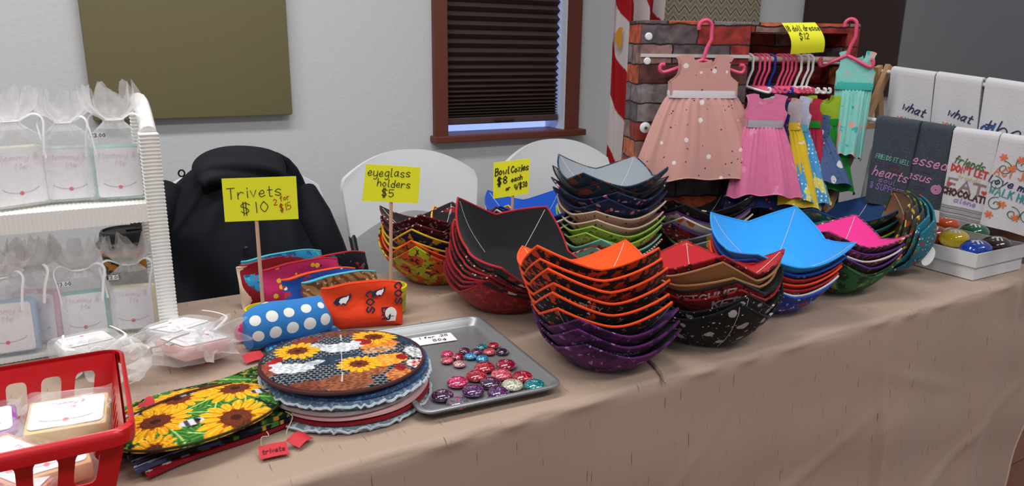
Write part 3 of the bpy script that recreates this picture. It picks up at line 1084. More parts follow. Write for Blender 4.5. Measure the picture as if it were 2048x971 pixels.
# =================================================================== white wicker shelf with soap bags
def ribbed(g, x0, x1, y0, y1, z0, z1, pitch=.0062, axis='z', depth=.0018):
    """wound wicker strip: rounded ribs across the front face (y0) along axis"""
    a0, a1 = (z0, z1) if axis == 'z' else (x0, x1)
    n = max(2, int((a1 - a0) / pitch))
    prof = []
    for i in range(n):
        for k in range(4):
            t = (i + k / 4) / n
            prof.append((a0 + (a1 - a0) * t, depth * math.sin(math.pi * (k / 4))))
    prof.append((a1, 0))
    v, f = [], []
    for (a, d) in prof:
        if axis == 'z':
            ring = [(x0 - d, y1 + d, a), (x0 - d, y0 - d, a), (x1 + d, y0 - d, a), (x1 + d, y1 + d, a)]
        else:
            ring = [(a, y1 + d, z0 - d), (a, y0 - d, z0 - d), (a, y0 - d, z1 + d), (a, y1 + d, z1 + d)]
        v += ring
    for i in range(len(prof) - 1):
        for k in range(4):
            l = (k + 1) % 4
            f.append((4 * i + k, 4 * i + l, 4 * i + 4 + l, 4 * i + 4 + k))
    f.append((0, 1, 2, 3)[::-1])
    f.append(tuple(4 * (len(prof) - 1) + k for k in range(4)))
    return g.add(v, f)


m_wick = mat('white_wicker', '#e9e8e4', .6, bump=(150, .15), var=.03)
ft = P(360, 682)
SX, SY = ft.x, ft.y                     # front right foot
SD, SZ = .17, PY(310, 408, SY).z - T    # depth, upper shelf height
ST = PY(302, 268, SY).z - T
sh = thing('wicker_shelf', 'small white wicker two tier shelf holding bagged soaps', 'shelf', (SX, SY, T + .002))
SL = .62
part('post', ribbed(G(), -.027, 0, 0, .024, 0, ST), m_wick, sh, angle=80)
part('post', ribbed(G(), -.027, 0, SD - .024, SD, 0, ST + .02), m_wick, sh, angle=80)
part('post', ribbed(G(), -SL, -SL + .027, 0, .024, 0, ST), m_wick, sh, angle=80)
part('post', ribbed(G(), -SL, -SL + .027, SD - .024, SD, 0, ST + .02), m_wick, sh, angle=80)
for x0 in (-.022, -SL + .004):
    # curved hoop on top of each side
    pts = [(x0 + .009, .012 + (SD - .024) * t, ST + .03 * math.sin(math.pi * (t * .75 + .0)) + .02 * t) for t in np.linspace(0, 1, 14)]
    part('top_rail', G().tube(pts, .013, 10), m_wick, sh)
    part('side_panel', ribbed(G(), x0 + .004, x0 + .012, .022, SD - .022, SZ - .02, SZ + .01), m_wick, sh, angle=80)
part('upper_shelf', ribbed(G(), -SL + .01, -.012, .0, SD, SZ - .03, SZ, axis='x', depth=.001), m_wick, sh, angle=80)
part('lower_shelf', ribbed(G(), -SL + .01, -.012, .03, SD, .0, .005, axis='x', depth=.0005), m_wick, sh, angle=80)

# organza
m = bpy.data.materials.new('white_organza')
m.use_nodes = True
nt = m.node_tree
for n in list(nt.nodes):
    if n.type != 'OUTPUT_MATERIAL':
        nt.nodes.remove(n)
out = nt.nodes['Material Output']
df = nt.nodes.new('ShaderNodeBsdfDiffuse'); df.inputs[0].default_value = (.95, .95, .96, 1)
tl = nt.nodes.new('ShaderNodeBsdfTranslucent'); tl.inputs[0].default_value = (.95, .95, .97, 1)
gl = nt.nodes.new('ShaderNodeBsdfGlossy'); gl.inputs['Roughness'].default_value = .3
tr = nt.nodes.new('ShaderNodeBsdfTransparent')
a1 = nt.nodes.new('ShaderNodeMixShader'); a1.inputs[0].default_value = .5
a2 = nt.nodes.new('ShaderNodeMixShader'); a2.inputs[0].default_value = .06
a3 = nt.nodes.new('ShaderNodeMixShader')
nz_ = nt.nodes.new('ShaderNodeTexNoise'); nz_.inputs['Scale'].default_value = 45
tc = nt.nodes.new('ShaderNodeTexCoord'); nt.links.new(tc.outputs['Object'], nz_.inputs['Vector'])
mr = nt.nodes.new('ShaderNodeMapRange'); mr.inputs[1].default_value = .3; mr.inputs[2].default_value = .7; mr.inputs[3].default_value = .70; mr.inputs[4].default_value = .46
nt.links.new(nz_.outputs['Fac'], mr.inputs[0])
nt.links.new(df.outputs[0], a1.inputs[1]); nt.links.new(tl.outputs[0], a1.inputs[2])
nt.links.new(a1.outputs[0], a2.inputs[1]); nt.links.new(gl.outputs[0], a2.inputs[2])
nt.links.new(mr.outputs[0], a3.inputs[0]); nt.links.new(a2.outputs[0], a3.inputs[1]); nt.links.new(tr.outputs[0], a3.inputs[2])
nt.links.new(a3.outputs[0], out.inputs[0])
m_org = m
m_thin = m_org.copy(); m_thin.name = 'thin_white_organza'
for n in m_thin.node_tree.nodes:
    if n.type == 'MAP_RANGE':
        n.inputs[3].default_value = .84; n.inputs[4].default_value = .66
# clear plastic sleeve
m2 = m_org.copy(); m2.name = 'clear_plastic'
for n in m2.node_tree.nodes:
    if n.type == 'MAP_RANGE':
        n.inputs[3].default_value = .86; n.inputs[4].default_value = .66
    if n.type == 'BSDF_GLOSSY':
        n.inputs['Roughness'].default_value = .12
m_clear = m2
m_card = mat('white_card', '#eceaee', .6)
m_script = mat('pale_pink_script', '#d8bcc8', .8)
m_dot = mat('pink_seal', '#d8465c', .7)
m_wreath = mat('grey_wreath', '#a9adb5', .8)
m_rib = mat('white_satin_ribbon', '#eeeef0', .35)
m_inkb = mat('black_ink', '#1a1a1c', .7)


def soap_card(t, w, h, y, z0, big=True):
    """card with a script heading, a wreath and a seal, on the front of the soap"""
    r = .006
    poly = []
    for (cx, cz, a0) in ((w / 2 - r, h - r, 0), (-w / 2 + r, h - r, 90), (-w / 2 + r, r, 180), (w / 2 - r, r, 270)):
        for k in range(5):
            a = R(a0 + k * 22.5)
            poly.append((cx + r * math.cos(a), z0 + cz + r * math.sin(a)))
    c = part('card', G().prism(poly, y, y - .0008, 'xz'), m_card, t, smooth=False)
    def f(x, q, off):
        return (x, y - .0008 - off, q)
    g = write('Mommy &', h * .105, .0008, f, 0, z0 + h * .80, .25)
    part('lettering', g, m_script, c)
    part('lettering', write('Me', h * .105, .0008, f, .004, z0 + h * .63, .25), m_script, c)
    part('seal', G().prism([(.0032 * math.cos(a), z0 + h * .2 + .0032 * math.sin(a)) for a in np.linspace(0, 6.28, 13)[:-1]], y - .0008, y - .0013, 'xz'), m_dot, c)
    arc = [[(w * .38 * math.cos(a), z0 + h * .34 + h * .14 * math.sin(a)) for a in np.linspace(R(200), R(340), 16)]]
    part('wreath', ribbons(arc, .0011, f), m_wreath, c)


def bag(label, loc, rz, soapcol, soapname, w=.078, h=.088, lie=False, tag_=False, group='organza soap bags on the shelf', tilt=0., seed=0, hs=1.):
    rnd = random.Random(seed + 11)
    t = thing('soap_bag', label, 'soap bag', loc, (R(-82) + tilt if lie else tilt, 0, rz), group)
    th = .024
    m_s = mat('soap_' + soapname, soapcol, .45, var=.04)
    part('soap', G().rbox(-w / 2, w / 2, -th / 2, th / 2, .004, .004 + h, .006), m_s, t)
    soap_card(t, w * .86, h * .93, -th / 2 - .0008, .007)
    W, D, B = w / 2 + .010, th / 2 + .008, h + .018
    ph = [rnd.uniform(0, 6.28) for _ in range(6)]
    neck = B + .022 * hs
    top = neck + .045 * hs
    prof = [(0, .94, .5), (.004, 1, .85), (.25 * B, 1.02, 1), (.6 * B, 1.02, 1.02), (.85 * B, .99, 1.0), (B, .86, .95), (B + .5 * (neck - B), .55, .9), (neck, .30, .62), (neck + .006, .30, .6), (neck + .012, .5, 1.0), (neck + .026, .74, 1.35), (top, .80, 1.4)]
    def fn(u, v):
        k = v * (len(prof) - 1)
        i = min(int(k), len(prof) - 2)
        q = k - i
        z, a, d = [prof[i][j] * (1 - q) + prof[i + 1][j] * q for j in range(3)]
        an = u * 2 * math.pi
        ca, sa = math.cos(an), math.sin(an)
        e = .5 if z < B else .85
        x = math.copysign(abs(ca) ** e, ca) * W * a
        y = math.copysign(abs(sa) ** e, sa) * D * d
        up = max(0, (z - B * .8) / (top - B * .8))
        rf = .16 * up * math.sin(7 * an + ph[0]) + .10 * up * math.sin(11 * an + ph[1]) + .02 * math.sin(5 * an + z * 90 + ph[2])
        zz = z + .012 * up ** 4 * math.sin(7 * an + ph[3]) + .006 * up ** 4 * math.sin(13 * an + ph[4])
        return (x * (1 + rf), y * (1 + rf * 1.6) + .004 * up * math.sin(z * 80 + ph[5]), zz)
    cut = .56
    g = G().grid(lambda u_, v_: fn(u_, v_ * cut), 72, 18, wrap=True)
    g.f.append(tuple(range(72))[::-1])
    pp_ = part('pouch', g, m_thin, t, angle=180)
    part('gathered_top', G().grid(lambda u_, v_: fn(u_, cut + v_ * (1 - cut)), 72, 16, wrap=True), m_org, pp_, angle=180)
    part('drawstring', G().tube([(W * .27 * math.cos(a), D * .72 * math.sin(a), neck + .003) for a in np.linspace(0, 6.28, 20)[:-1]], .0017, 5, closed=True), m_rib, t)
    for s in (-1, 1):
        L_ = rnd.uniform(.02, .032)
        pts = [(s * W * .25, -D * .3, neck + .003), (s * (W * .25 + L_ * .6), -D, neck + .014), (s * (W * .25 + L_), -D * 1.2, neck + .004), (s * (W * .25 + L_ * .85), -D * 1.5, neck - .02), (s * (W * .25 + L_ * .7), -D * 1.6, neck - .05)]
        part('ribbon', G().tube([tuple(p) for p in _catmull(pts, 6)], .0022, 6, flat=.35), m_rib, t)
    if tag_:
        pt_ = part('price_tag', G().prism([(-w * .42, B + .001), (-w * .42 + .018, B + .001), (-w * .42 + .018, B + .009), (-w * .42, B + .009)], -D * .98, -D * .98 - .0006, 'xz'), m_card, t, smooth=False)
        part('lettering', write('$3.00', .0055, .0009, lambda x, q, off: (x, -D * .98 - .0007 - off, q), -w * .42 + .009, B + .0025), m_inkb, pt_)
    return t


zs_ = T + SZ + .004
def on_shelf(px, dy=.055):
    q = PY(px, 400, SY + dy)
    return (q.x, SY + dy, zs_)


bag('sheer white bag with seafoam soap beside the wicker post', on_shelf(246, .05), R(-6), '#9cc4ba', 'seafoam', tag_=True, seed=1, hs=1.15)
bag('sheer white bag with pale grey soap, middle of upper shelf', on_shelf(148, .065), R(-4), '#b9c6c4', 'pale_grey', seed=2)
bag('sheer white bag with ivory soap on upper shelf', on_shelf(40, .05), R(22), '#d5d6c6', 'ivory', w=.084, h=.094, seed=3)
zl = T + .009
def low(px, dy, z=zl):
    q = PY(px, 690, SY + dy)
    return (q.x, SY + dy, z)
bag('sheer white bag with cream soap leaning against the wicker post', low(276, .07), R(-12), '#e6dcb4', 'cream', h=.08, tag_=True, tilt=R(-6), group='organza soap bags under the shelf', seed=4)
bag('sheer white bag with aqua soap, middle of lower shelf', low(178, .075), R(-3), '#7fc2bd', 'aqua', h=.08, tag_=True, tilt=R(-4), group='organza soap bags under the shelf', seed=5)
bag('sheer white bag with light blue soap on lower shelf', low(20, .05), R(-4), '#9db8d6', 'light_blue', w=.088, h=.088, tilt=R(-5), group='organza soap bags under the shelf', seed=6)
bag('sheer white bag with pink soap behind the light blue one', low(88, .09), R(-30), '#dba6b6', 'pink', tilt=R(-3), group='organza soap bags under the shelf', seed=16)
q = P(262, 700)
bag('sheer white bag lying flat in front of the wicker shelf', (q.x + .055, q.y + .0, T + .028), R(205), '#cfd3d8', 'white', lie=True, group='organza soap bags lying on the cloth', seed=7)
q = P(352, 745)
bag('sheer white bag with blush soap lying on the cloth', (q.x + .075, q.y + .045, T + .026), R(118), '#d9a7a4', 'blush', lie=True, tag_=True, group='organza soap bags lying on the cloth', seed=8)
q = P(95, 735)
bag('sheer white bag lying behind the red basket', (q.x + .05, q.y + .02, T + .028), R(190), '#dfe3e2', 'mint_white', lie=True, group='organza soap bags lying on the cloth', seed=9)

# coffee cup behind the shelf
cq = PY(252, 505, SY + SD + .06)
CUPS = (PY(252, 457, SY + SD + .06).z - T - .002) / .1455
cup = thing('coffee_cup', 'paper coffee cup with black lid standing behind the white shelf', 'cup', (cq.x, SY + SD + .06, T + .002))
part('cup_body', G().lathe([(.028, 0), (.029, .002), (.0415, .118), (.042, .12)], 32), fab('cup_print', '#1f4a2e', (('noise', 22, .56, '#d98a26'), ('noise', 26, .62, '#c23a24')), warp=.03, rough=.5), cup)
part('cup_band', G().lathe([(.0405, .104), (.0423, .119)], 32), mat('cup_orange', '#d98a3a', .5), cup)
lid = part('lid', G().lathe([(.0455, .117), (.047, .119), (.047, .124), (.044, .126), (.041, .130), (.0395, .141), (.037, .145), (.034, .1455), (.033, .142), (0, .142)], 36), mat('black_lid', '#16171a', .4), cup)
part('sip_hole', G().rbox(.004, .03, -.006, .006, .142, .146, .002), mat('black_lid_dark', '#08080a', .5), lid)

cup.scale = (1.06, 1.06, CUPS)

# =================================================================== red basket with soaps
m_red = mat('red_plastic', '#c8141c', .35, coat=.2)
BH = .122
k1, k2, k3 = P(246, 703, T + BH), P(274, 846, T + BH), P(0, 742, T + BH)
ux = Vector((-(k1 - k3).x, -(k1 - k3).y, 0)).normalized()    # along the long side, to the left
side_len = (Vector((k2.x, k2.y, 0)) - Vector((k1.x, k1.y, 0))).length
BL, BW = .30, side_len + .012
ang = R(-1)
ux = Vector((-math.cos(ang), -math.sin(ang), 0))
rot = Matrix.Rotation(ang, 4, 'Z')
uy = Vector((-math.sin(ang), math.cos(ang), 0))              # towards the back
ctr = Vector((k1.x - .007, k1.y, 0)) + ux * BL / 2 - uy * BW / 2
bk = thing('plastic_basket', 'red plastic basket with slotted sides holding wrapped soaps', 'basket', (ctr.x, ctr.y, T + .002), ang)
TP = .80                                                     # base size relative to the rim


def wall_map(side):
    def f(s, z, o):
        """s along the wall 0..1, z 0..BH, o outward offset"""
        k = TP + (1 - TP) * z / BH
        hx, hy = BL / 2 * k, BW / 2 * k
        r = .02
        if side == 'front':
            return (-hx + 2 * hx * s, -hy - o, z)
        if side == 'back':
            return (hx - 2 * hx * s, hy + o, z)
        if side == 'right':
            return (hx + o, -hy + 2 * hy * s, z)
        return (-hx - o, hy - 2 * hy * s, z)
    return f


def slotted(side, n, rows):
    """wall with arched slots; real holes with thickness"""
    f = wall_map(side)
    g = G()
    th = .0026
    m0 = .05 if n > 4 else .09
    def quad(pts):
        a = [f(s, z, 0) for (s, z) in pts]
        c = [f(s, z, -th) for (s, z) in pts]
        k = len(pts)
        g.add(a + c, [tuple(range(k)), tuple(range(k, 2 * k))[::-1]])
    quad([(0, 0), (m0, 0), (m0, BH), (0, BH)])
    quad([(1 - m0, 0), (1, 0), (1, BH), (1 - m0, BH)])
    zs2 = [0] + [z for r_ in rows for z in r_] + [BH]
    for i in range(0, len(zs2), 2):
        quad([(m0, zs2[i]), (1 - m0, zs2[i]), (1 - m0, zs2[i + 1]), (m0, zs2[i + 1])])
    cw = (1 - 2 * m0) / n
    for (z0, z1) in rows:
        for i in range(n):
            s0, s1 = m0 + cw * i, m0 + cw * (i + 1)
            a0, a1 = s0 + cw * .2, s1 - cw * .2
            hz = (z1 - z0)
            # slot outline: flat bottom corners rounded, arched top
            inner, outer = [], []
            N = 24
            for k in range(N):
                an = 2 * math.pi * k / N
                ca, sa = math.cos(an), math.sin(an)
                ex, ez = (.55, .35)
                inner.append(((a0 + a1) / 2 + (a1 - a0) / 2 * math.copysign(abs(ca) ** ex, ca), (z0 + z1) / 2 + hz * .47 * math.copysign(abs(sa) ** ez, sa)))
                mx_ = max(abs(ca), abs(sa))
                outer.append(((s0 + s1) / 2 + cw / 2 * ca / mx_, (z0 + z1) / 2 + hz / 2 * sa / mx_))
            A = [f(s, z, 0) for (s, z) in outer] + [f(s, z, 0) for (s, z) in inner] + [f(s, z, -th) for (s, z) in outer] + [f(s, z, -th) for (s, z) in inner]
            F_ = []
            for k in range(N):
                l = (k + 1) % N
                F_ += [(k, l, N + l, N + k), (2 * N + l, 2 * N + k, 3 * N + k, 3 * N + l), (N + k, N + l, 3 * N + l, 3 * N + k)]
            g.add(A, F_)
    return g


rows2 = [(.012, .052), (.062, .106)]
part('front_wall', slotted('front', 7, rows2), m_red, bk, smooth=False)
part('back_wall', slotted('back', 7, rows2), m_red, bk, smooth=False)
part('end_wall', slotted('right', 9, [(.012, .104)]), m_red, bk, smooth=False)
part('end_wall', slotted('left', 9, [(.012, .104)]), m_red, bk, smooth=False)
part('bottom', G().rbox(-BL / 2 * TP, BL / 2 * TP, -BW / 2 * TP, BW / 2 * TP, 0, .004, .001), m_red, bk, smooth=False)
rim, RR = [], .022
for (sx, sy, a0) in ((1, 1, 0), (-1, 1, 90), (-1, -1, 180), (1, -1, 270)):
    for k in range(7):
        a = R(a0 + k * 15)
        rim.append((sx * (BL / 2 - RR) + RR * math.cos(a), sy * (BW / 2 - RR) + RR * math.sin(a)))
v = []
for (o, z) in ((-.004, BH - .002), (-.003, BH + .003), (.003, BH + .004), (.008, BH + .002), (.009, BH - .004), (.008, BH - .014), (.005, BH - .014), (.004, BH - .004)):
    for (x, y) in rim:
        l = math.hypot(x, y)
        v.append((x + math.copysign(o, x) * (abs(x) > BL / 2 - RR - .001) * .9, y + math.copysign(o, y) * (abs(y) > BW / 2 - RR - .001) * .9, z))
n = len(rim)
f = [(j * n + i, j * n + (i + 1) % n, ((j + 1) % 8) * n + (i + 1) % n, ((j + 1) % 8) * n + i) for j in range(8) for i in range(n)]
part('rim', G().add(v, f), m_red, bk, angle=60)


def wrapped(label, lx, ly, lz, rot3, colr, cname, seed):
    """soap bar with card in a clear sleeve lying in the basket"""
    p = rot @ Vector((lx, ly, 0)) + Vector((ctr.x, ctr.y, T + lz))
    t = thing('wrapped_soap', label, 'soap', p, (R(-90) + rot3[0], rot3[1], ang + rot3[2]), 'wrapped soaps in the red basket')
    w, h, th = .085, .062, .024
    part('soap', G().rbox(-w / 2, w / 2, -th / 2, th / 2, 0, h, .004), mat('bar_' + cname, colr, .4, var=.05), t)
    soap_card(t, w * .9, h * .82, -th / 2 - .0008, .005)
    rnd = random.Random(seed)
    ph = rnd.uniform(0, 6)
    def fn(u, vv):
        an = u * 2 * math.pi
        ca, sa = math.cos(an), math.sin(an)
        z = -.004 + (h + .034) * vv
        sq = 1 if z < h else max(.12, 1 - (z - h) / .03)
        return (math.copysign(abs(ca) ** .45, ca) * (w / 2 + .006 + .002 * math.sin(z * 150 + ph)), math.copysign(abs(sa) ** .5, sa) * (th / 2 + .004) * sq + .003 * math.sin(an * 3 + z * 120 + ph), z)
    g = G().grid(fn, 48, 16, wrap=True)
    g.f.append(tuple(range(48))[::-1])
    part('sleeve', g, m_clear, t, angle=180)
    return t


wrapped('clear wrapped soap with yellow bar, topmost in the red basket', .088, .004, .072, (R(12), 0, R(-6)), '#dcc58a', 'honey', 1)
wrapped('clear wrapped purple soap bar in the red basket', -.003, .035, .066, (R(8), 0, R(4)), '#9a4bb0', 'purple', 2)
wrapped('clear wrapped peach soap bar in the red basket', .022, -.042, .050, (R(10), R(20), R(-35)), '#e3a18c', 'peach', 3)
wrapped('clear wrapped amber soap bar low in the red basket', .07, -.045, .046, (R(6), 0, R(8)), '#d9a566', 'amber', 4)
wrapped('clear wrapped rose soap bar low in the red basket', -.05, -.05, .036, (R(4), 0, R(20)), '#d8869a', 'rose', 5)
wrapped('clear wrapped lavender soap bar under the yellow one', .06, .045, .032, (R(2), 0, R(-12)), '#b9b3d6', 'lavender', 6)
wrapped('clear wrapped cream soap bar at the basket bottom', 0, 0, .022, (R(0), 0, R(30)), '#e6dfcf', 'milk', 7)

# =================================================================== painted prints (colour per point of a dense cloth mesh)
def put(col, mask, c):
    col[mask] = lin(c)


def sunflower(col, x, y, cx, cy, r, seed=0, sq=1., rot=0., clip=None):
    dx, dy = x - cx, y - cy
    c, s = math.cos(rot), math.sin(rot)
    u, w = dx * c + dy * s, (-dx * s + dy * c) / sq
    rr = np.hypot(u, w) / r
    a = np.arctan2(w, u)
    pet = .70 + .30 * np.abs(np.cos(a * 8 + seed)) ** .8 + .06 * np.sin(a * 5 + seed)
    m = rr < pet
    put(col, m, '#e39a0c')
    streak = m & (np.sin(a * 37 + seed) * np.sin(rr * 9 + a * 3) > .1)
    put(col, streak, '#f6c02a')
    put(col, m & (np.abs(np.cos(a * 8 + seed)) < .22) & (rr > .45), '#b66a08')
    put(col, m & (rr > .36) & (rr < .45 + .06 * np.sin(a * 11)), '#9a4a0a')
    put(col, rr < .40, '#5a2210')
    put(col, (rr < .36) & (np.sin(u / r * 70) * np.sin(w / r * 70) > .2), '#7d3a18')
    put(col, rr < .14, '#3a1408')


def leaves(col, x, y, spots, r, c1='#2a6422', c2='#4a8a34'):
    for (cx, cy, an) in spots:
        dx, dy = x - cx, y - cy
        u, w = dx * math.cos(an) + dy * math.sin(an), -dx * math.sin(an) + dy * math.cos(an)
        m = (np.abs(u) < r) & (np.abs(w) < r * .42 * (1 - (u / r) ** 2))
        put(col, m, c1)
        put(col, m & (np.sin(u / r * 18 + np.abs(w) / r * 26) > .35), c2)
        put(col, m & (np.abs(w) < r * .03), '#b9d77a')


def disc(R_, th, nr, na, sx=1., sy=1., cz=0., wob=None, puff=.0):
    """padded round mat: returns mesh and local x, y of its points"""
    g = G()
    v, f = [(0, 0, th + puff)], []
    for j in range(1, nr + 1):
        for i in range(na):
            a = 2 * math.pi * i / na
            k = j / nr
            e = k * (1 + (wob(a) if wob else 0))
            z = th * (1 if k < .93 else math.sqrt(max(0, 1 - ((k - .93) / .07) ** 2)) * .5 + .5) + puff * (1 - k ** 4)
            v.append((R_ * e * math.cos(a) * sx, R_ * e * math.sin(a) * sy, z + cz))
    n1 = len(v)
    for i in range(na):
        a = 2 * math.pi * i / na
        e = 1 + (wob(a) if wob else 0)
        v.append((R_ * e * math.cos(a) * sx, R_ * e * math.sin(a) * sy, cz))
    v.append((0, 0, cz))
    f += [(0, 1 + i, 1 + (i + 1) % na) for i in range(na)]
    for j in range(nr):
        for i in range(na):
            k = (i + 1) % na
            b = 1 + j * na
            f.append((b + i, b + na + i, b + na + k, b + k))
    f += [(n1 + i, len(v) - 1, n1 + (i + 1) % na) for i in range(na)]
    return g.add(v, f)


m_print = vcol_mat('printed_cotton', .85)
rng = np.random.default_rng(5)

# ------------------------------------------------------------------ round trivets
TR = .122
tc_ = P(694, 746, T + .035)
TRX, TRY = tc_.x, tc_.y
denim = fab('denim_blue', '#5c7590', (('noise', 160, .55, '#8fa6ba'),), bump=(500, .5, .001))
denimd = fab('denim_dark', '#2c4a72', (('noise', 160, .58, '#4a6c94'),), bump=(500, .5, .001))
denimg = fab('denim_grey', '#76828c', (('noise', 160, .55, '#a9b4bc'),), bump=(500, .5, .001))
fray = mat('denim_fray', '#b8c4ce', .9, bump=(300, .6))
triv = [(denimg, 'frayed grey denim', fray, 1.0, .0), (dred, 'dark red', None, .99, .004), (F('pale_pink_cotton', '#d9a9ac'), 'pale pink', None, .99, .002), (F('warm_grey_cotton', '#a59a96'), 'warm grey', None, .97, -.004), (denim, 'frayed light denim', fray, 1.0, .0), (denimd, 'dark blue denim', None, .97, .006)]
tz = T + .002
TORD = ['lowest', 'second from bottom', 'third from bottom', 'fourth from bottom', 'fifth from bottom', 'just below the rooster one']
for i, (mm, nm, fr, s, ox) in enumerate(triv):
    ph = i * 1.3
    t = thing('trivet', '%s round trivet, %s of the trivet stack' % (nm, TORD[i]), 'trivet', (TRX + ox, TRY + ox * .5, tz), R(20 * i), 'round trivets in a stack')
    part('pad', disc(TR * s, .0082, 10, 72, wob=lambda a: .008 * math.sin(3 * a + ph) + .005 * math.sin(7 * a + ph)), mm, t, angle=60)
    if fr is not None:
        rnd = random.Random(i)
        ring = []
        for k in range(160):
            a = 2 * math.pi * k / 160
            e = 1.012 + .02 * rnd.random()
            ring.append((TR * s * e * math.cos(a), TR * s * e * math.sin(a), .004 + .0025 * rnd.uniform(-1, 1)))
        part('frayed_edge', G().tube(ring, .0022, 5, closed=True), fr, t)
    tz += .0088
# rooster trivet on top
g = disc(TR * .985, .006, 130, 300, wob=lambda a: .012 * math.sin(2 * a + .4), puff=.0035)
xy = np.array(g.v)
psi = math.atan2(TRX, TRY)
x, y = xy[:, 0] / TR, xy[:, 1] / TR
# u to the right and w away from the viewer
u = x * math.cos(psi) - y * math.sin(psi)
w = x * math.sin(psi) + y * math.cos(psi)
col = np.tile(np.array(lin('#15161b')), (len(xy), 1))
# chicken wire
hx, hy = u * 15, w * 15 / .866
row = np.floor(hy)
fx = (hx + .5 * (row % 2)) % 1 - .5
fy = hy % 1 - .5
dd = np.maximum(np.abs(fy) * .95, np.abs(fx) * .86 + np.abs(fy) * .5)
put(col, dd > .43, '#7d8794')
def blob(cx, cy, rx, ry, an, c, c2=None, tex=0):
    dx, dy = u - cx, w - cy
    a_, b_ = dx * math.cos(an) + dy * math.sin(an), -dx * math.sin(an) + dy * math.cos(an)
    q = (a_ / rx) ** 2 + (b_ / ry) ** 2 + .12 * np.sin(a_ * 40 + b_ * 22) + .08 * np.sin(b_ * 60)
    m_ = q < 1
    put(col, m_, c)
    if c2:
        put(col, m_ & (np.sin(a_ * 55 + 3 * np.sin(b_ * 30)) * np.sin(b_ * 48 + 2 * np.sin(a_ * 20)) > (.15 if not tex else -.1)), c2)
for (a, b_, rx, ry, an, c, c2) in [
    (.0, .82, .30, .14, .1, '#5b3326', '#7d4a34'), (-.45, .62, .2, .12, .4, '#6d2a22', '#8a3a2c'), (.78, .45, .2, .2, 0, '#1d2a3c', '#2e4258'), (.45, .28, .26, .13, .35, '#c86a1e', '#e0923a'),
    (.45, .12, .22, .1, .3, '#c9a27c', '#8a5a40'), (-.82, -.22, .16, .22, .2, '#8a4a38', '#6a3326'), (-.42, -.82, .3, .15, .1, '#7d3d2c', '#5a2a20'), (.02, -.78, .3, .2, 0, '#8f5236', '#643524'),
    (.28, -.52, .26, .15, .5, '#7a4228', '#a8653c'), (.52, -.22, .26, .17, .5, '#d98a26', '#eeb04a'), (.62, -.62, .18, .12, .8, '#a8542e', '#d08a4a'), (-.1, -.1, .3, .14, .2, '#22303f', '#2d4256'), (.88, .0, .12, .2, .4, '#d4d2d2', '#8b8d92'), (.86, -.35, .13, .12, 0, '#d7d4d0', '#b5352c')]:
    blob(a, b_, rx, ry, an, c, c2)
sunflower(col, u, w, -.55, .26, .30, 1, .95)
sunflower(col, u, w, .40, .60, .30, 2, .9)
sunflower(col, u, w, .18, -.30, .27, 3, .9)
# hens
for (cx, cy, s_, fl_) in ((-.02, .28, 1.0, 1), (-.60, -.28, .95, -1)):
    blob(cx, cy, .27 * s_, .15 * s_, .15 * fl_, '#d8dade', '#a9afb8')
    blob(cx - .26 * fl_ * s_, cy + .10, .15 * s_, .07 * s_, -.5 * fl_, '#c9ccd2', '#8d949e')
    blob(cx + .2 * fl_ * s_, cy + .13, .085 * s_, .1 * s_, 0, '#dfe0e3', '#b8bdc5')
    blob(cx + .24 * fl_ * s_, cy + .22, .07 * s_, .05 * s_, 0, '#a81d20')
    blob(cx + .27 * fl_ * s_, cy + .08, .04, .05, 0, '#b02326')
for (cx, cy) in ((.7, -.15), (.3, .42), (.66, -.46), (-.78, .02)):
    blob(cx, cy, .07, .09, 0, '#a51c1e', '#7d1216')
put(col, np.hypot(u, w) > .958, '#4a1a1c')
put(col, (np.abs(u + .02) < .004) | (np.abs(w - u * .35 + .12) < .0035) & (u > -.1) & (u < .2), '#c9c2b8')
t = thing('trivet', 'round rooster and sunflower print trivet on top of the trivet stack', 'trivet', (TRX - .004, TRY + .002, tz), (R(-1), R(1), 0), 'round trivets in a stack')
part('pad', g, m_print, t, cols=col, angle=60)
part('binding', G().tube([(TR * .985 * (1 + .012 * math.sin(2 * a + .4)) * math.cos(a), TR * .985 * (1 + .012 * math.sin(2 * a + .4)) * math.sin(a), .003) for a in np.linspace(0, 2 * math.pi, 97)[:-1]], .0026, 6, closed=True), mat('trivet_binding', '#3a1719', .8), t)

# ------------------------------------------------------------------ sunflower hot pads
def placemat(label, c, w, h, an, z, th, painter, nu=110, nv=80, skew=0., edge=None, wob=.004):
    t = thing('hot_pad', label, 'hot pad', (c[0], c[1], z), an, 'sunflower hot pads in a pile')
    g = G()
    g.sheet(lambda a, b: ((a - .5) * w + skew * (b - .5) + .004 * math.sin(b * 7), (b - .5) * h + .004 * math.sin(a * 6), th / 2 + wob * .35 * (1 + math.sin(a * 9 + b * 5))), nu, nv, th)
    xy = np.array(g.v)
    part('pad', g, m_print if painter else edge, t, cols=painter(xy[:, 0], xy[:, 1], w, h) if painter else None, angle=60)
    return t


def p_sun(seed, dark='#0f1a12'):
    def fn(x, y, w, h):
        r = np.random.default_rng(seed)
        col = np.tile(np.array(lin(dark)), (len(x), 1))
        m_ = nz(x * 60, y * 60, seed) > .05
        put(col, m_, '#1a4a1a')
        put(col, nz(x * 110, y * 110, seed + 3) > .35, '#3d7a2c')
        put(col, nz(x * 150, y * 130, seed + 5) > .5, '#86a43e')
        put(col, nz(x * 90, y * 100, seed + 9) < -.5, '#b8862a')
        leaves(col, x, y, [(r.uniform(-w / 2, w / 2), r.uniform(-h / 2, h / 2), r.uniform(0, 6)) for _ in range(16)], .028)
        return col
    return fn


def p_red(x, y, w, h):
    col = np.tile(np.array(lin('#8e1522')), (len(x), 1))
    put(col, (np.sin(x * 260) > .2) & (np.sin(y * 260) > .2), '#d8cfc8')
    return col


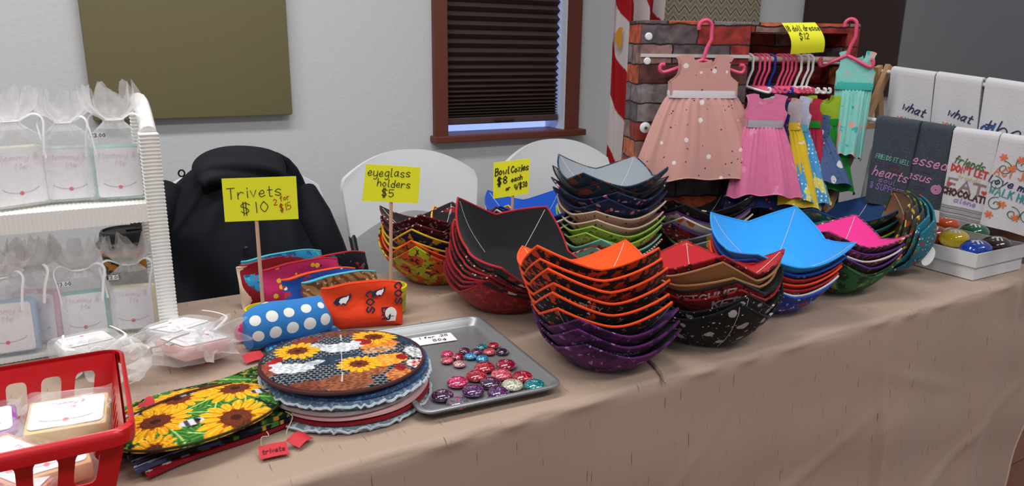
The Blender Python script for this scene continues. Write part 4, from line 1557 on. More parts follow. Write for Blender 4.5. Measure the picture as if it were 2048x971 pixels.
def p_bird(x, y, w, h):
    col = np.tile(np.array(lin('#14161c')), (len(x), 1))
    put(col, np.sin(y * 420 + 3 * np.sin(x * 40)) > .2, '#3c4468')
    put(col, (nz(x * 70, y * 70, 2) > .3) & (x > -w * .1), '#3f7a2e')
    put(col, (nz(x * 90, y * 60, 6) > .45) & (x > -w * .1), '#c9952a')
    put(col, (np.sin(y * 420) > .85) & (x < -w * .1), '#b8bcd0')
    return col


sa = P(428, 838, T + .01)
an0 = R(12)
cx0, cy0 = sa.x, sa.y
placemat('red and white checked hot pad at the bottom of the sunflower pile', (cx0 - .002, cy0 + .004), .235, .16, an0 + R(4), T + .002, .005, p_red)
placemat('black and indigo hot pad under the sunflower pads', (cx0 - .002, cy0 + .006), .25, .16, an0 + R(1), T + .0095, .005, p_bird)
placemat('leafy green hot pad with frayed right corner in the sunflower pile', (cx0 + .035, cy0 + .012), .20, .15, an0 - R(2), T + .017, .005, p_sun(4))
placemat('dark green sunflower hot pad beneath the oval one', (cx0 - .005, cy0 + .012), .21, .135, an0 + R(3), T + .0245, .005, p_sun(8))
# oval sunflower pad with a folded slit
ov = P(395, 828, T + .034)
g = disc(.098, .0065, 110, 260, sx=1.14, sy=.80, wob=lambda a: .03 * math.cos(3 * a + .5), puff=.008)
xy = np.array(g.v)
x, y = xy[:, 0], xy[:, 1]
col = p_sun(21)(x, y, .22, .17)
leaves(col, x, y, [(.01, .005, .4), (.05, .03, 2.4), (.02, -.055, .2), (-.04, -.05, 1.8), (-.02, .06, .1), (.06, -.02, 1.2), (.0, -.02, 2.6)], .03)
for (a, b_, r_, s_) in ((-.052, -.012, .047, 1), (.062, .026, .05, 2), (.028, .065, .042, 3), (.035, -.056, .05, 4), (-.012, .036, .042, 5), (-.07, -.07, .03, 6), (-.085, .045, .03, 8)):
    sunflower(col, x, y, a, b_, r_, s_, .85, .2)
for (a, b_) in ((-.016, -.04), (.0, .048), (-.075, .03), (.09, .0)):
    m_ = (((x - a) / .016) ** 2 + ((y - b_) / .008) ** 2) < 1
    put(col, m_, '#c9ccd2')
    put(col, m_ & (np.sin(x * 500) > .2), '#3a4048')
    put(col, (((x - a - .008) / .004) ** 2 + ((y - b_ - .001) / .004) ** 2) < 1, '#14161a')
t = thing('hot_pad', 'oval sunflower print hot pad on top of the pile', 'hot pad', (ov.x - .002, ov.y, T + .032), R(8), 'sunflower hot pads in a pile')
part('pad', g, m_print, t, cols=col, angle=60)
part('flap_seam', G().tube([(-.085 + .15 * k / 12, .022 + .028 * (k / 12) + .006 * math.sin(k / 12 * 3.1), .0165 - .006 * (abs(k - 6) / 6) ** 2) for k in range(13)], .0016, 6), mat('seam_brown', '#5a2c10', .9), t)
part('piping', G().tube([(.098 * 1.14 * (1 + .03 * math.cos(3 * a + .5)) * math.cos(a), .098 * .80 * (1 + .03 * math.cos(3 * a + .5)) * math.sin(a), .0035) for a in np.linspace(0, 2 * math.pi, 97)[:-1]], .0016, 6, closed=True), mat('pad_edge', '#2a2a12', .9), t)

# red paper tags
m_tag = mat('red_tag_paper', '#c22733', .7)
m_str = mat('tag_string', '#b9aa98', .9)


def red_tag(label, a, b_, h, sx, text, end):
    """a, b_: lower corners on the cloth in pixels"""
    A, B = P(*a, T + .003), P(*b_, T + .003)
    d = (B - A)
    wd = d.length
    t = thing('price_tag', label, 'tag', A, (R(14), 0, math.atan2(d.y, d.x)), 'red price tags')
    part('paper', G().sheet(lambda u, v: (u * wd, v * h, .002 + .004 * math.sin(u * 3.1) * sx), 8, 4, .0006), m_tag, t)
    if text:
        part('lettering', write(text, h * .34, .0011, lambda x, q, off: (x, q, .0028 + .004 * math.sin(min(1, max(0, x / wd)) * 3.1) * sx + off), wd / 2, h * .3, .1, squeeze=.62), mat('tag_ink', '#4a1016', .8), t)
    e = Vector(end) - A
    rz = -math.atan2(d.y, d.x)
    e = Matrix.Rotation(R(-14), 4, 'X') @ (Matrix.Rotation(rz, 4, 'Z') @ e)
    pts = [(wd * .12, h * .9, .004), (wd * .16, h * 1.2, .012), tuple(e * .7 + Vector((.005, 0, .006))), tuple(e)]
    part('string', G().tube(_catmull(pts, 6), .0006, 5), m_str, t)


red_tag('red paper tag with handwriting lying below the sunflower pile', (521, 921), (579, 909), .024, .2, 'trivets', P(533, 862, T + .02))
red_tag('small curled red paper tag beside the round trivets', (598, 898), (626, 878), .022, 1, '', P(571, 822, T + .025))
q = P(296, 806, T + .046)
ht = thing('price_tag', 'red heart shaped tag lying on the sunflower pile', 'tag', q, (R(10), R(-20), R(35)), 'red price tags')
part('paper', G().prism([(.0007 * 16 * math.sin(a) ** 3, .0008 * (13 * math.cos(a) - 5 * math.cos(2 * a) - 2 * math.cos(3 * a) - math.cos(4 * a))) for a in np.linspace(0, 6.28, 30)[:-1]], 0, .0008), m_tag, ht, smooth=False)
q = P(512, 722, T + .004)
ht = thing('price_tag', 'red paper tag tucked between the polka dot holder and trivets', 'tag', q, (R(25), 0, R(10)), 'red price tags')
part('paper', G().sheet(lambda u, v: (u * .032 - .016, v * .02, .003 * math.sin(u * 3)), 6, 3, .0006), m_tag, ht)

# =================================================================== yellow cups and signs
m_sign = mat('neon_yellow_card', '#ecee24', .7)
m_ycup = mat('yellow_tub_plastic', '#e0cf1c', .4)
m_stick = mat('pale_wood_stick', '#d3ab90', .7, bump=(200, .2), var=.05)
m_ink = mat('marker_black', '#23240f', .8)
m_inkr = mat('marker_red', '#a31c12', .8)


def tub(label, px, py, lab):
    c = P(px, py, T + .052)
    t = thing('dough_tub', label, 'tub', (c.x, c.y, T + .002))
    part('tub_body', G().lathe([(.026, 0), (.0275, .002), (.0305, .046), (.0325, .047), (.0325, .053), (.0295, .0535), (.029, .05), (.0255, .012), (0, .012)], 36), m_ycup, t)
    if lab:
        part('tub_label', G().lathe([(.0284, .008), (.0304, .036)], 36), mat('tub_label_green', '#a6b81e', .5), t)
    return t, c


t1, tc1 = tub('yellow plastic tub holding the trivets sign', 527, 618, False)
t2, tc2 = tub('yellow plastic tub holding the eyeglass holders sign', 781, 573, True)
q = P(808, 622)
o = part('tub_lid', G().lathe([(.0165, 0), (.0175, .002), (.0175, .008), (.0155, .0095), (0, .0095)], 28).xf(Matrix.Translation((0, 0, .0175)) @ Matrix.Rotation(R(82), 4, 'X')), mat('teal_lid', '#2fa7a8', .4))
o.location = (q.x - .008, q.y + .02, T + .002); o.rotation_euler = (0, 0, R(-60))
tag(o, 'teal plastic lid on edge beside the eyeglass sign tub', 'lid')
q = P(500, 695)
o = part('tub_lid', G().lathe([(.0165, 0), (.0175, .002), (.0175, .008), (.0155, .0095), (0, .0095)], 28).xf(Matrix.Translation((0, 0, .0175)) @ Matrix.Rotation(R(82), 4, 'X')), mat('pink_lid', '#d8276e', .4))
o.location = (q.x, q.y + .03, T + .002); o.rotation_euler = (0, 0, R(-30))
tag(o, 'pink plastic lid behind the polka dot eyeglass holder', 'lid')


def sign(label, base, corners, texts, Y, mstick=True, bottom=None):
    """corners px: TL, TR, BR, BL of the card, on the vertical plane through Y facing the viewer"""
    psi = math.atan2(base.x, base.y)
    nrm = Vector((math.sin(psi), math.cos(psi), 0))
    p0 = Vector((base.x, base.y, 1))
    K = [PP(px, py, p0, nrm) for (px, py) in corners]
    o = Vector((base.x, base.y, bottom))
    t = thing('sign', label, 'sign', o, -psi)
    Mi = Matrix.Rotation(psi, 4, 'Z') @ Matrix.Translation(-o)
    L = [Mi @ k for k in K]
    def card(u, v):
        p = (L[3] * (1 - u) + L[2] * u) * (1 - v) + (L[0] * (1 - u) + L[1] * u) * v
        return p
    g = G()
    fr = [card(u, v) + Vector((0, -.0015, 0)) for (u, v) in ((0, 0), (1, 0), (1, 1), (0, 1))]
    bk_ = [p + Vector((0, .0012, 0)) for p in fr]
    g.add([tuple(p) for p in fr + bk_], [(0, 1, 2, 3), (7, 6, 5, 4), (0, 4, 5, 1), (1, 5, 6, 2), (2, 6, 7, 3), (3, 7, 4, 0)])
    cd = part('card', g, m_sign, t, smooth=False)
    W, H = (L[1] - L[0]).length, (L[0] - L[3]).length
    for (tx, u, v, h, wd, sl, ro, mm, sq) in texts:
        part('lettering', write(tx, h * H, wd * H, lambda x, y, off: tuple(card(x / W, y / H) + Vector((0, -.0017 - off, 0))), u * W, v * H, sl, R(ro), wob=.5, squeeze=sq), mm, cd)
    top = card(.5, .85)
    return t, cd, (lambda px, py: Mi @ PP(px, py, p0, nrm))


t, cd, loc = sign('neon yellow card reading Trivets on a wooden stick', Vector((tc1.x, tc1.y, 0)), [(443, 357), (592, 352), (597, 437), (450, 443)],
    [('Trivets', .43, .55, .25, .018, .05, 3, m_ink, .82), ('$10', .42, .20, .24, .018, .0, 2, m_ink, 1.15), ('2', .70, .36, .13, .016, 0, 8, m_inkr, .9), ('for', .83, .46, .12, .015, .1, 14, m_inkr, .75), ('$15', .835, .22, .16, .015, .1, 12, m_inkr, .72)], tc1.y, bottom=T + .014)
a, b_ = loc(512, 425), loc(526, 612)
b_.z = .0
a.y = .0026; b_.y = .0026
part('stick', G().tube([tuple(b_), tuple(a)], .0042, 8, flat=.5), m_stick, t)
t, cd, loc = sign('neon yellow card reading eyeglass holders on a wooden stick', Vector((tc2.x, tc2.y, 0)), [(732, 327), (841, 334), (836, 406), (724, 401)],
    [('eyeglass', .44, .70, .22, .02, .05, 1, m_ink, .72), ('holders', .54, .41, .2, .02, .05, -1, m_ink, .72), ('$5', .45, .15, .2, .022, 0, 1, m_ink, .9)], tc2.y, bottom=T + .014)
a, b_ = loc(782, 390), loc(780, 566)
b_.z = .0
a.y = .0026; b_.y = .0026
part('stick', G().tube([tuple(b_), tuple(a)], .0045, 8, flat=.5), m_stick, t)
sb = P(1020, 470, T + .1)
t, cd, loc = sign('neon yellow card reading Bowl Cozies stuck among the cozies', Vector((sb.x, sb.y, 0)), [(987, 325), (1060, 316), (1057, 386), (986, 397)],
    [('Bowl', .25, .64, .19, .028, .15, 5, m_ink, .62), ('Cozies', .73, .67, .18, .028, .15, 5, m_ink, .55), ('$8', .26, .37, .2, .03, .1, 6, m_ink, .8), ('each', .66, .42, .14, .024, .15, 8, m_ink, .62), ('or', .42, .19, .11, .024, .2, 10, m_ink, .7), ('4/$30', .78, .19, .15, .024, .1, 8, m_ink, .55)], sb.y, bottom=T + .02)
a, b_ = loc(1026, 380), loc(1021, 440)
b_.z = 0
a.y = .0026; b_.y = .0026
part('stick', G().tube([tuple(b_), tuple(a)], .0042, 8, flat=.5), m_stick, t)

# =================================================================== eyeglass holders
m_dots = fab('blue_polka_dot', '#2f77bd', (('dot', 33, .36, '#e4e4e2', .0),), bump=(80, .2, .002))


def pouch(label, px, py, w, h, th, rz, tilt, m, m_in=None, z0=0., n=1.):
    """padded fabric sleeve standing on its side, mouth up"""
    c = P(px, py)
    t = thing('eyeglass_holder', label, 'eyeglass holder', (c.x, c.y, T + .003 + z0), (tilt, 0, rz), 'eyeglass holders in a row')
    def fn(u, v):
        a = u * 2 * math.pi
        ca, sa_ = math.cos(a), math.sin(a)
        k = math.sin(min(1, v * 5) * math.pi / 2)
        e = .8
        wob = .003 * math.sin(v * 8 + a * 2)
        return (math.copysign(abs(ca) ** .55, ca) * w / 2 * (.97 + .03 * k), math.copysign(abs(sa_) ** e, sa_) * (th / 2) * (.35 + .65 * k) * (1 - .15 * v) + wob, h * v + .004 * math.sin(ca * 3 + 1))
    g = G().grid(fn, 48, 12, wrap=True)
    g.f.append(tuple(range(48))[::-1])
    part('outer_fabric', g, m, t, angle=80)
    def fi(u, v):
        x, y, z = fn(u, 1 - v * .8)
        return (x * .95, y * .72, z)
    gi = G().grid(fi, 48, 6, wrap=True)
    gi.f.append(tuple(6 * 48 + k for k in range(48)))
    part('lining', gi, m_in or m, t, angle=80)
    part('edge', G().tube([tuple((Vector(fn(i / 48, 1)) * .5 + Vector(fi(i / 48, 0)) * .5)) for i in range(48)], .0022, 5, closed=True), m_in or m, t)
    return t


psi0 = math.atan2(.45, 1.3)
turq = F('turquoise_reef_print', '#2c8fc4', ('noise', 60, .58, '#1b5d92'), ('noise', 90, .64, '#4ab8a4'), ('noise', 70, .68, '#c84a30'))
bee = F('magenta_bee_print', '#b8265e', ('dot', 40, .2, '#e5b32a'), ('dot', 60, .13, '#1a1a1a'))
nite = F('black_blue_print', '#14161f', ('noise', 60, .6, '#2a6aa0'), ('noise', 90, .65, '#b02a30'))
starb = F('blue_star_print', '#1f4aa0', ('dot', 55, .2, '#e6e6ea'), ('noise', 50, .62, '#b02a34'))
feath = F('brown_feather_print', '#9a7146', ('wave', 30, .55, '#6a4526', 'DIAGONAL', 8), ('noise', 90, .62, '#d2b68c'))
aqua = F('aqua_cotton', '#4fb4c6')
rowp = math.atan2(.45, 1.3)
rr_ = R(2)
pouch('cream eyeglass holder at the back end of the row', 560, 606, .15, .085, .016, rr_, R(-16), cream, cream)
pouch('dark red eyeglass holder near the back of the row', 568, 605, .155, .088, .016, rr_, R(-15), dred, red)
pouch('aqua lined turquoise reef print eyeglass holder', 577, 603, .165, .095, .02, rr_, R(-15), turq, aqua)
pouch('magenta bee print eyeglass holder', 612, 615, .16, .088, .02, rr_ + R(2), R(-14), bee, red)
pouch('black and blue print eyeglass holder with red edge', 676, 598, .15, .088, .018, rr_ + R(3), R(-14), nite, red)
pouch('blue star print eyeglass holder with orange lining', 650, 628, .15, .08, .02, rr_ + R(1), R(-14), starb, orange)
pouch('brown feather print eyeglass holder with turquoise edge', 690, 635, .15, .08, .02, rr_ - R(1), R(-14), feath, aqua)
# orange lettered holder
m_bron = F('orange_team_print', '#e8421c')
bt = pouch('orange football team print eyeglass holder', 728, 655, .148, .080, .022, R(-14), R(-12), m_bron, m_bron)
m_nv = mat('print_navy', '#17203f', .85)
def bf(x, z, off):
    # front of the padded sleeve
    k = math.sin(min(1, z / .08 * 5) * math.pi / 2)
    e = max(0., 1 - abs(x / .074) ** 3.6) ** .4
    return (x, -(.0125 * (.35 + .65 * k) * (1 - .13 * z / .08) * e + .0028), z)
part('lettering', write('COS', .014, .003, bf, .060, .058, rot=R(-92)), m_nv, bt)
part('lettering', write('COS', .014, .003, bf, .006, .046, rot=R(-92)), m_nv, bt)
part('lettering', write('BR', .014, .003, bf, .034, .022, rot=R(-92)), m_nv, bt)
m_w2 = mat('print_white_flat', '#e9e7e6', .85)
def shape(pts, name, mm, off=.0003):
    g = G()
    cx, cz = np.mean([p[0] for p in pts]), np.mean([p[1] for p in pts])
    v = [bf(cx, cz, 0)] + [bf(*p, 0) for p in pts]
    v = [(x, y - off, z) for (x, y, z) in v]
    n = len(pts)
    part(name, g.add(v, [(0, 1 + i, 1 + (i + 1) % n) for i in range(n)]), mm, bt)
for (ox, oz, sc, fl_) in ((-.036, .050, 1.0, 1), (.030, .060, .8, 1)):
    head = [(-.018, .0), (-.012, .008), (-.002, .011), (.008, .012), (.016, .016), (.014, .006), (.008, .0), (.004, -.006), (-.004, -.003), (-.012, -.006)]
    shape([(ox + x * sc, oz + z * sc) for (x, z) in head], 'horse_head_print', m_nv)
    shape([(ox + .002 + x * sc * .55, oz + .001 + z * sc * .7) for (x, z) in head], 'horse_head_print', m_w2, .0006)
hel = [(.05 + .011 * math.cos(a), .022 + .012 * math.sin(a)) for a in np.linspace(R(-30), R(210), 12)] + [(.042, .008), (.058, .007)]
shape(hel, 'helmet_print', m_w2)
part('helmet_print', ribbons([[(.041, .024), (.06, .024)], [(.041, .017), (.06, .017)], [(.05, .033), (.05, .008)]], .0012, bf), m_nv, bt)
# polka dot holder lying in front
pc1, pc2 = P(505, 668, T + .03), P(645, 640, T + .03)
mid = (pc1 + pc2) / 2
t = thing('eyeglass_holder', 'blue and white polka dot eyeglass holder lying before the row', 'eyeglass holder', (mid.x, mid.y - .012, T + .003), (R(-14), R(-3), math.atan2((pc2 - pc1).y, (pc2 - pc1).x) + R(2)), 'eyeglass holders in a row')
PW = .142
def pd(u, v):
    a = u * 2 * math.pi
    x = (v - .5) * PW
    e = 1 - .22 * abs(v * 2 - 1) ** 6
    return (x + .004 * math.sin(a * 2), .03 * e * math.cos(a) * (1 + .05 * math.sin(v * 9)), .040 + .038 * e * math.sin(a) + .004 * math.sin(v * 6))
g = G().grid(pd, 40, 20, wrap=True)
g.f.append(tuple(range(40))); g.f.append(tuple(20 * 40 + k for k in range(40))[::-1])
part('outer_fabric', g, m_dots, t, angle=70)
part('binding', G().tube([pd(-.18, .01 + .98 * k / 20) for k in range(21)], .003, 6), F('bright_blue_binding', '#2a6cb4'), t)
t = thing('eyeglass_holder', 'dark blue and turquoise print eyeglass holder under the polka dot one', 'eyeglass holder', (mid.x + .02, mid.y - .012, T + .001), (0, 0, math.atan2((pc2 - pc1).y, (pc2 - pc1).x) + R(4)), 'eyeglass holders in a row')
part('outer_fabric', G().rbox(-.07, .07, -.035, .03, 0, .014, .006, 3), F('navy_turquoise_print', '#20447a', ('noise', 70, .56, '#3aa8c8')), t)
part('binding', G().tube([(-.07, -.035, .01), (.07, -.035, .01)], .0022, 6), F('bright_blue_binding', '#2a6cb4'), t)

# =================================================================== baking tray and glass gems
m_tray = mat('grey_tin', '#a0a2a6', .42, .7, bump=(30, .04))
A, B, C_, D_ = P(838, 838, T + .006), P(1124, 778, T + .006), P(958, 641, T + .006), P(770, 664, T + .006)
tx = (B - A).normalized(); tx.z = 0
tang = math.atan2(tx.y, tx.x)
TW, TL = (B - A).length, .335
tr_ = thing('baking_tray', 'grey metal baking tray with glass gem magnets', 'tray', (0, 0, 0), tang)
ty = Vector((-math.sin(tang), math.cos(tang), 0))
tctr = (A + B) / 2 + ty * (TL / 2 - .009)
tr_.location = (tctr.x, tctr.y, T + .002)


def rrect(hx, hy, r, z, n=6):
    out = []
    for (sx, sy, a0) in ((1, 1, 0), (-1, 1, 90), (-1, -1, 180), (1, -1, 270)):
        for k in range(n + 1):
            a = R(a0 + 90 * k / n)
            out.append((sx * (hx - r) + r * math.cos(a), sy * (hy - r) + r * math.sin(a), z))
    return out


loops = [(0, .0), (-.013, .001), (-.009, .003), (-.004, .012), (-.001, .0155), (.002, .0165), (.005, .0155), (.0055, .0135), (.003, .0125)]
v = []
hx, hy = TW / 2 - .006, TL / 2 - .006
prof = [(-.02, .0022), (-.013, .0022), (-.009, .004), (-.004, .0135), (-.001, .0165), (.003, .0172), (.0058, .016), (.0062, .0135), (.0045, .0125), (.001, .0135), (-.004, .008), (-.009, .0012), (-.013, .0002), (-.02, .0)]
for (o, z) in prof:
    v += rrect(hx + o, hy + o, .018 + o * .6, z)
n = 28
f = [(j * n + i, j * n + (i + 1) % n, (j + 1) * n + (i + 1) % n, (j + 1) * n + i) for j in range(len(prof) - 1) for i in range(n)]
f.append(tuple(range(n)))
f.append(tuple((len(prof) - 1) * n + i for i in range(n))[::-1])
part('pan', G().add(v, [q[::-1] for q in f[:-2]] + f[-2:]), m_tray, tr_, angle=45)
# price card
ck_ = P(868, 678, T + .006)
o = thing('price_card', 'white handwritten price card lying in the tray', 'card', (ck_.x, ck_.y, T + .006), tang + R(-2))
cdw, cdh = .075, .038
pc = part('paper', G().box(-cdw / 2, cdw / 2, -cdh / 2, cdh / 2, 0, .0006), m_card, o, smooth=False)
fcard = lambda x, y, off: (x, y, .0008 + off)
part('lettering', write('1 for .25', .0085, .0013, fcard, .002, .006, .1, wob=.4), m_inkb, pc)
part('lettering', write('50¢', .0095, .0014, fcard, .008, -.012, .1, wob=.4), m_inkb, pc)


def gem_mat(name, c, glit):
    m, nt, b = base_mat('gem_' + name, .06, 0, .6)
    tc = nt.nodes.new('ShaderNodeTexCoord')
    v_ = nt.nodes.new('ShaderNodeTexVoronoi'); v_.inputs['Scale'].default_value = 520
    nt.links.new(tc.outputs['Object'], v_.inputs['Vector'])
    sp = nt.nodes.new('ShaderNodeSeparateColor'); nt.links.new(v_.outputs['Color'], sp.inputs[0])
    rp = nt.nodes.new('ShaderNodeValToRGB'); rp.color_ramp.interpolation = 'CONSTANT'
    e = rp.color_ramp.elements
    a = lin(c)
    e[0].color = a + (1,); e[1].position = .45; e[1].color = tuple(x * .55 for x in a) + (1,)
    k = e.new(.72); k.color = tuple(min(1, x * 1.7 + .02) for x in a) + (1,)
    k = e.new(.9); k.color = c4(glit)
    nt.links.new(sp.outputs[0], rp.inputs[0]); nt.links.new(rp.outputs[0], b.inputs['Base Color'])
    b.inputs['Coat Weight'].default_value = 1
    b.inputs['Coat Roughness'].default_value = .03
    return m


gm = {k: gem_mat(k, c, gl_) for k, c, gl_ in [('red', '#9c1428', '#e08a94'), ('crimson', '#8a1030', '#d9aab4'), ('pink', '#b51f58', '#f0a8c4'), ('rose', '#c0485a', '#f0b8b8'), ('purple', '#4a1d52', '#a88ac0'), ('plum', '#3a1a3c', '#c8a8c0'), ('teal', '#0f6f78', '#8ad0d0'), ('blue', '#2b7fae', '#b0e0f0'), ('silver', '#b9b7a2', '#8a8878'), ('multi', '#5a5a6c', '#d84a5a'), ('blush', '#b98a88', '#e8c8c0'), ('violet', '#52203e', '#caa0b0')]}
big = [(765, 482, 'red'), (938, 458, 'crimson'), (710, 552, 'red'), (907, 541, 'rose'), (1065, 558, 'red'), (547, 600, 'pink'), (672, 672, 'purple'), (822, 603, 'plum'), (880, 685, 'purple'), (988, 622, 'silver'), (1150, 622, 'teal'), (430, 712, 'plum'), (540, 770, 'multi')]
small = [(468, 368, 'pink'), (462, 420, 'rose'), (560, 388, 'crimson'), (600, 342, 'violet'), (562, 450, 'blush'), (650, 386, 'blue'), (712, 352, 'violet'), (745, 310, 'teal'), (733, 402, 'blue'), (800, 350, 'rose'), (835, 300, 'red'), (893, 348, 'plum')]
cn = {'red': 'red', 'crimson': 'dark crimson speckled', 'pink': 'hot pink', 'rose': 'rose red', 'purple': 'deep purple', 'plum': 'plum glitter', 'teal': 'teal', 'blue': 'sky blue glitter', 'silver': 'silver grey', 'multi': 'red and blue flecked', 'blush': 'pale blush', 'violet': 'wine speckled'}
placed = []
for lst, rad, nm in ((big, .0170, 'large'), (small, .0108, 'small')):
    pos = []
    for (zx, zy, k) in lst:
        p = P(780 + zx / 4.044, 620 + zy / 4.044 + (3 if nm == 'large' else 2), T + .004)
        pos.append([p.x, p.y, k])
    for _ in range(40):
        for i in range(len(pos)):
            for j in range(i):
                dx, dy = pos[i][0] - pos[j][0], pos[i][1] - pos[j][1]
                d = math.hypot(dx, dy)
                if d < 2.02 * rad:
                    e = (2.02 * rad - d) / 2 / max(d, 1e-6) * .6
                    pos[i][0] += dx * e; pos[i][1] += dy * e; pos[j][0] -= dx * e; pos[j][1] -= dy * e
    for gi, (px_, py_, k) in enumerate(pos):
        same = [j for j in range(len(pos)) if pos[j][2] == k]
        near = min((j for j in range(len(pos)) if pos[j][2] != k), key=lambda j: math.hypot(pos[j][0] - px_, pos[j][1] - py_))
        ex = '' if len(same) == 1 else ', by the %s one' % cn[pos[near][2]]
        o = thing('glass_gem', '%s %s domed glass gem on baking tray%s' % (nm, cn[k], ex), 'glass gem', (px_, py_, T + .0046), R(random.uniform(0, 360)), 'glass gems on the tray')
        h = rad * .62
        part('dome', G().lathe([(rad * .80, .002), (rad * .96, .0026 + h * .1), (rad, .0026 + h * .3), (rad * .96, .0026 + h * .5), (rad * .82, .0026 + h * .75), (rad * .6, .0026 + h * .9), (rad * .3, .0026 + h * .98), (0, .0026 + h)], 32), gm[k], o, angle=180)
        part('magnet', G().lathe([(rad * .55, 0), (rad * .55, .0022)], 16), mat('magnet_black', '#1a1a1c', .6), o)

# =================================================================== brick print doll dress display
TO = Vector((1.245, 1.478, T + .002))
TA = R(-23)
TU = Vector((math.cos(TA), math.sin(TA), 0))
TVd = Vector((-math.sin(TA), math.cos(TA), 0))


def PT(px, py, off=0.):
    """pixel -> local (u, z) on the display front plane moved off towards the viewer"""
    p0 = TO - TVd * off
    p = PP(px, py, p0, TVd)
    return (p - p0).dot(TU), p.z - TO.z


def TW_(u, off, z):
    return TO + TU * u - TVd * off + Vector((0, 0, z))


m, nt, b = base_mat('brick_print_board', .6, 0, .3)
tc = nt.nodes.new('ShaderNodeTexCoord')
sp_ = nt.nodes.new('ShaderNodeSeparateXYZ'); nt.links.new(tc.outputs['Object'], sp_.inputs[0])
ad = nt.nodes.new('ShaderNodeMath'); ad.operation = 'SUBTRACT'
nt.links.new(sp_.outputs[0], ad.inputs[0]); nt.links.new(sp_.outputs[1], ad.inputs[1])
cb = nt.nodes.new('ShaderNodeCombineXYZ'); nt.links.new(ad.outputs[0], cb.inputs[0]); nt.links.new(sp_.outputs[2], cb.inputs[1])
nw = nt.nodes.new('ShaderNodeTexNoise'); nw.inputs['Scale'].default_value = 25
nt.links.new(cb.outputs[0], nw.inputs['Vector'])
vm = nt.nodes.new('ShaderNodeVectorMath'); vm.operation = 'MULTIPLY_ADD'; vm.inputs[1].default_value = (.012, .012, 0)
nt.links.new(nw.outputs['Color'], vm.inputs[0]); nt.links.new(cb.outputs[0], vm.inputs[2])
br = nt.nodes.new('ShaderNodeTexBrick')
br.inputs['Scale'].default_value = 1
br.inputs['Brick Width'].default_value = .15
br.inputs['Row Height'].default_value = .048
br.inputs['Mortar Size'].default_value = .0022
br.inputs['Color1'].default_value = (0, 0, 0, 1); br.inputs['Color2'].default_value = (1, 1, 1, 1); br.inputs['Mortar'].default_value = (.5, .5, .5, 1)
br.squash = .8; br.squash_frequency = 3; br.offset = .42
nt.links.new(vm.outputs[0], br.inputs['Vector'])
rp = nt.nodes.new('ShaderNodeValToRGB')
e = rp.color_ramp.elements
e[0].color = c4('#5e5456'); e[1].position = 1; e[1].color = c4('#9a2a24')
for p_, c_ in ((.22, '#7d7274'), (.38, '#8a6a64'), (.5, '#5a3432'), (.62, '#b35438'), (.75, '#8f3029'), (.88, '#c06a44')):
    k = e.new(p_); k.color = c4(c_)
rp.color_ramp.interpolation = 'CONSTANT'
nt.links.new(br.outputs['Color'], rp.inputs[0])
nn = nt.nodes.new('ShaderNodeTexNoise'); nn.inputs['Scale'].default_value = 38; nn.inputs['Detail'].default_value = 5
nt.links.new(cb.outputs[0], nn.inputs['Vector'])
mr = nt.nodes.new('ShaderNodeMapRange'); mr.inputs[1].default_value = .3; mr.inputs[2].default_value = .75; mr.inputs[3].default_value = .45; mr.inputs[4].default_value = 1.5
nt.links.new(nn.outputs['Fac'], mr.inputs[0])
mm_ = nt.nodes.new('ShaderNodeMix'); mm_.data_type = 'RGBA'; mm_.blend_type = 'MULTIPLY'; mm_.inputs[0].default_value = 1
nt.links.new(rp.outputs[0], mm_.inputs[6]); nt.links.new(mr.outputs[0], mm_.inputs[7])
mo = nt.nodes.new('ShaderNodeMix'); mo.data_type = 'RGBA'
nt.links.new(br.outputs['Fac'], mo.inputs[0]); nt.links.new(mm_.outputs[2], mo.inputs[6]); mo.inputs[7].default_value = c4('#2a1c1c')
nt.links.new(mo.outputs[2], b.inputs['Base Color'])
m_brick = m

HT = PT(1300, 40)[1]
U1, U2 = PT(1490, 200)[0], PT(1688, 200)[0]
U3 = PT(1716, 100)[0]
DP = .115
tw = thing('display_stand', 'brick print cardboard closet display for doll dresses', 'display stand', TO, TA)
part('left_panel', G().rbox(0, U1, 0, DP, 0, HT, .002), m_brick, tw, smooth=False)
part('right_panel', G().rbox(U2 - .012, U3, 0, DP, 0, HT, .002), m_brick, tw, smooth=False)
part('top_panel', G().box(U1 + .0005, U2 - .0125, 0, DP, HT - .024, HT), m_brick, tw, smooth=False)
part('back_panel', G().box(U1 + .0005, U2 - .0125, DP - .008, DP, .03, HT - .0245), m_brick, tw, smooth=False)
part('base_panel', G().box(U1 + .0005, U2 - .0125, 0, DP, 0, .03), m_brick, tw, smooth=False)
m_whp = mat('white_plastic', '#dedfe2', .4)
for (px, py, r) in ((1297, 73, .0095), (1294, 122, .009), (1290, 255, .014)):
    u, z = PT(px, py)
    sc_ = part('screw_cap', G().lathe([(r, 0), (r, .003), (r * .8, .005), (0, .0055)], 20).xf(Matrix.Translation((u, 0, z)) @ Matrix.Rotation(R(90), 4, 'X')), m_whp, tw)
    if r > .01:
        part('screw', G().lathe([(.004, .005), (.004, .0075), (0, .008)], 12).xf(Matrix.Translation((u, 0, z)) @ Matrix.Rotation(R(90), 4, 'X')), mat('steel', '#8f9398', .3, .9), sc_)
a, b_ = PT(1280, 104), PT(1488, 113)
part('tape_strip', G().box(a[0] + .002, U1, -.003, 0, min(a[1], b_[1]) - .004, min(a[1], b_[1]) + .004), mat('white_tape', '#c2c0c0', .5), tw, smooth=False)
ROD_Z = PT(1550, 118, -.03)[1]
part('rod', G().tube([(U1, .03, ROD_Z), (U2 - .012, .03, ROD_Z)], .008, 12), mat('beige_rod', '#c9b7a2', .5), tw)
part('rod', G().tube([(U2 - .075, -.006, ROD_Z - .008), (U3 - .01, -.006, ROD_Z - .008)], .003, 8), mat('beige_rod', '#c9b7a2', .5), tw)

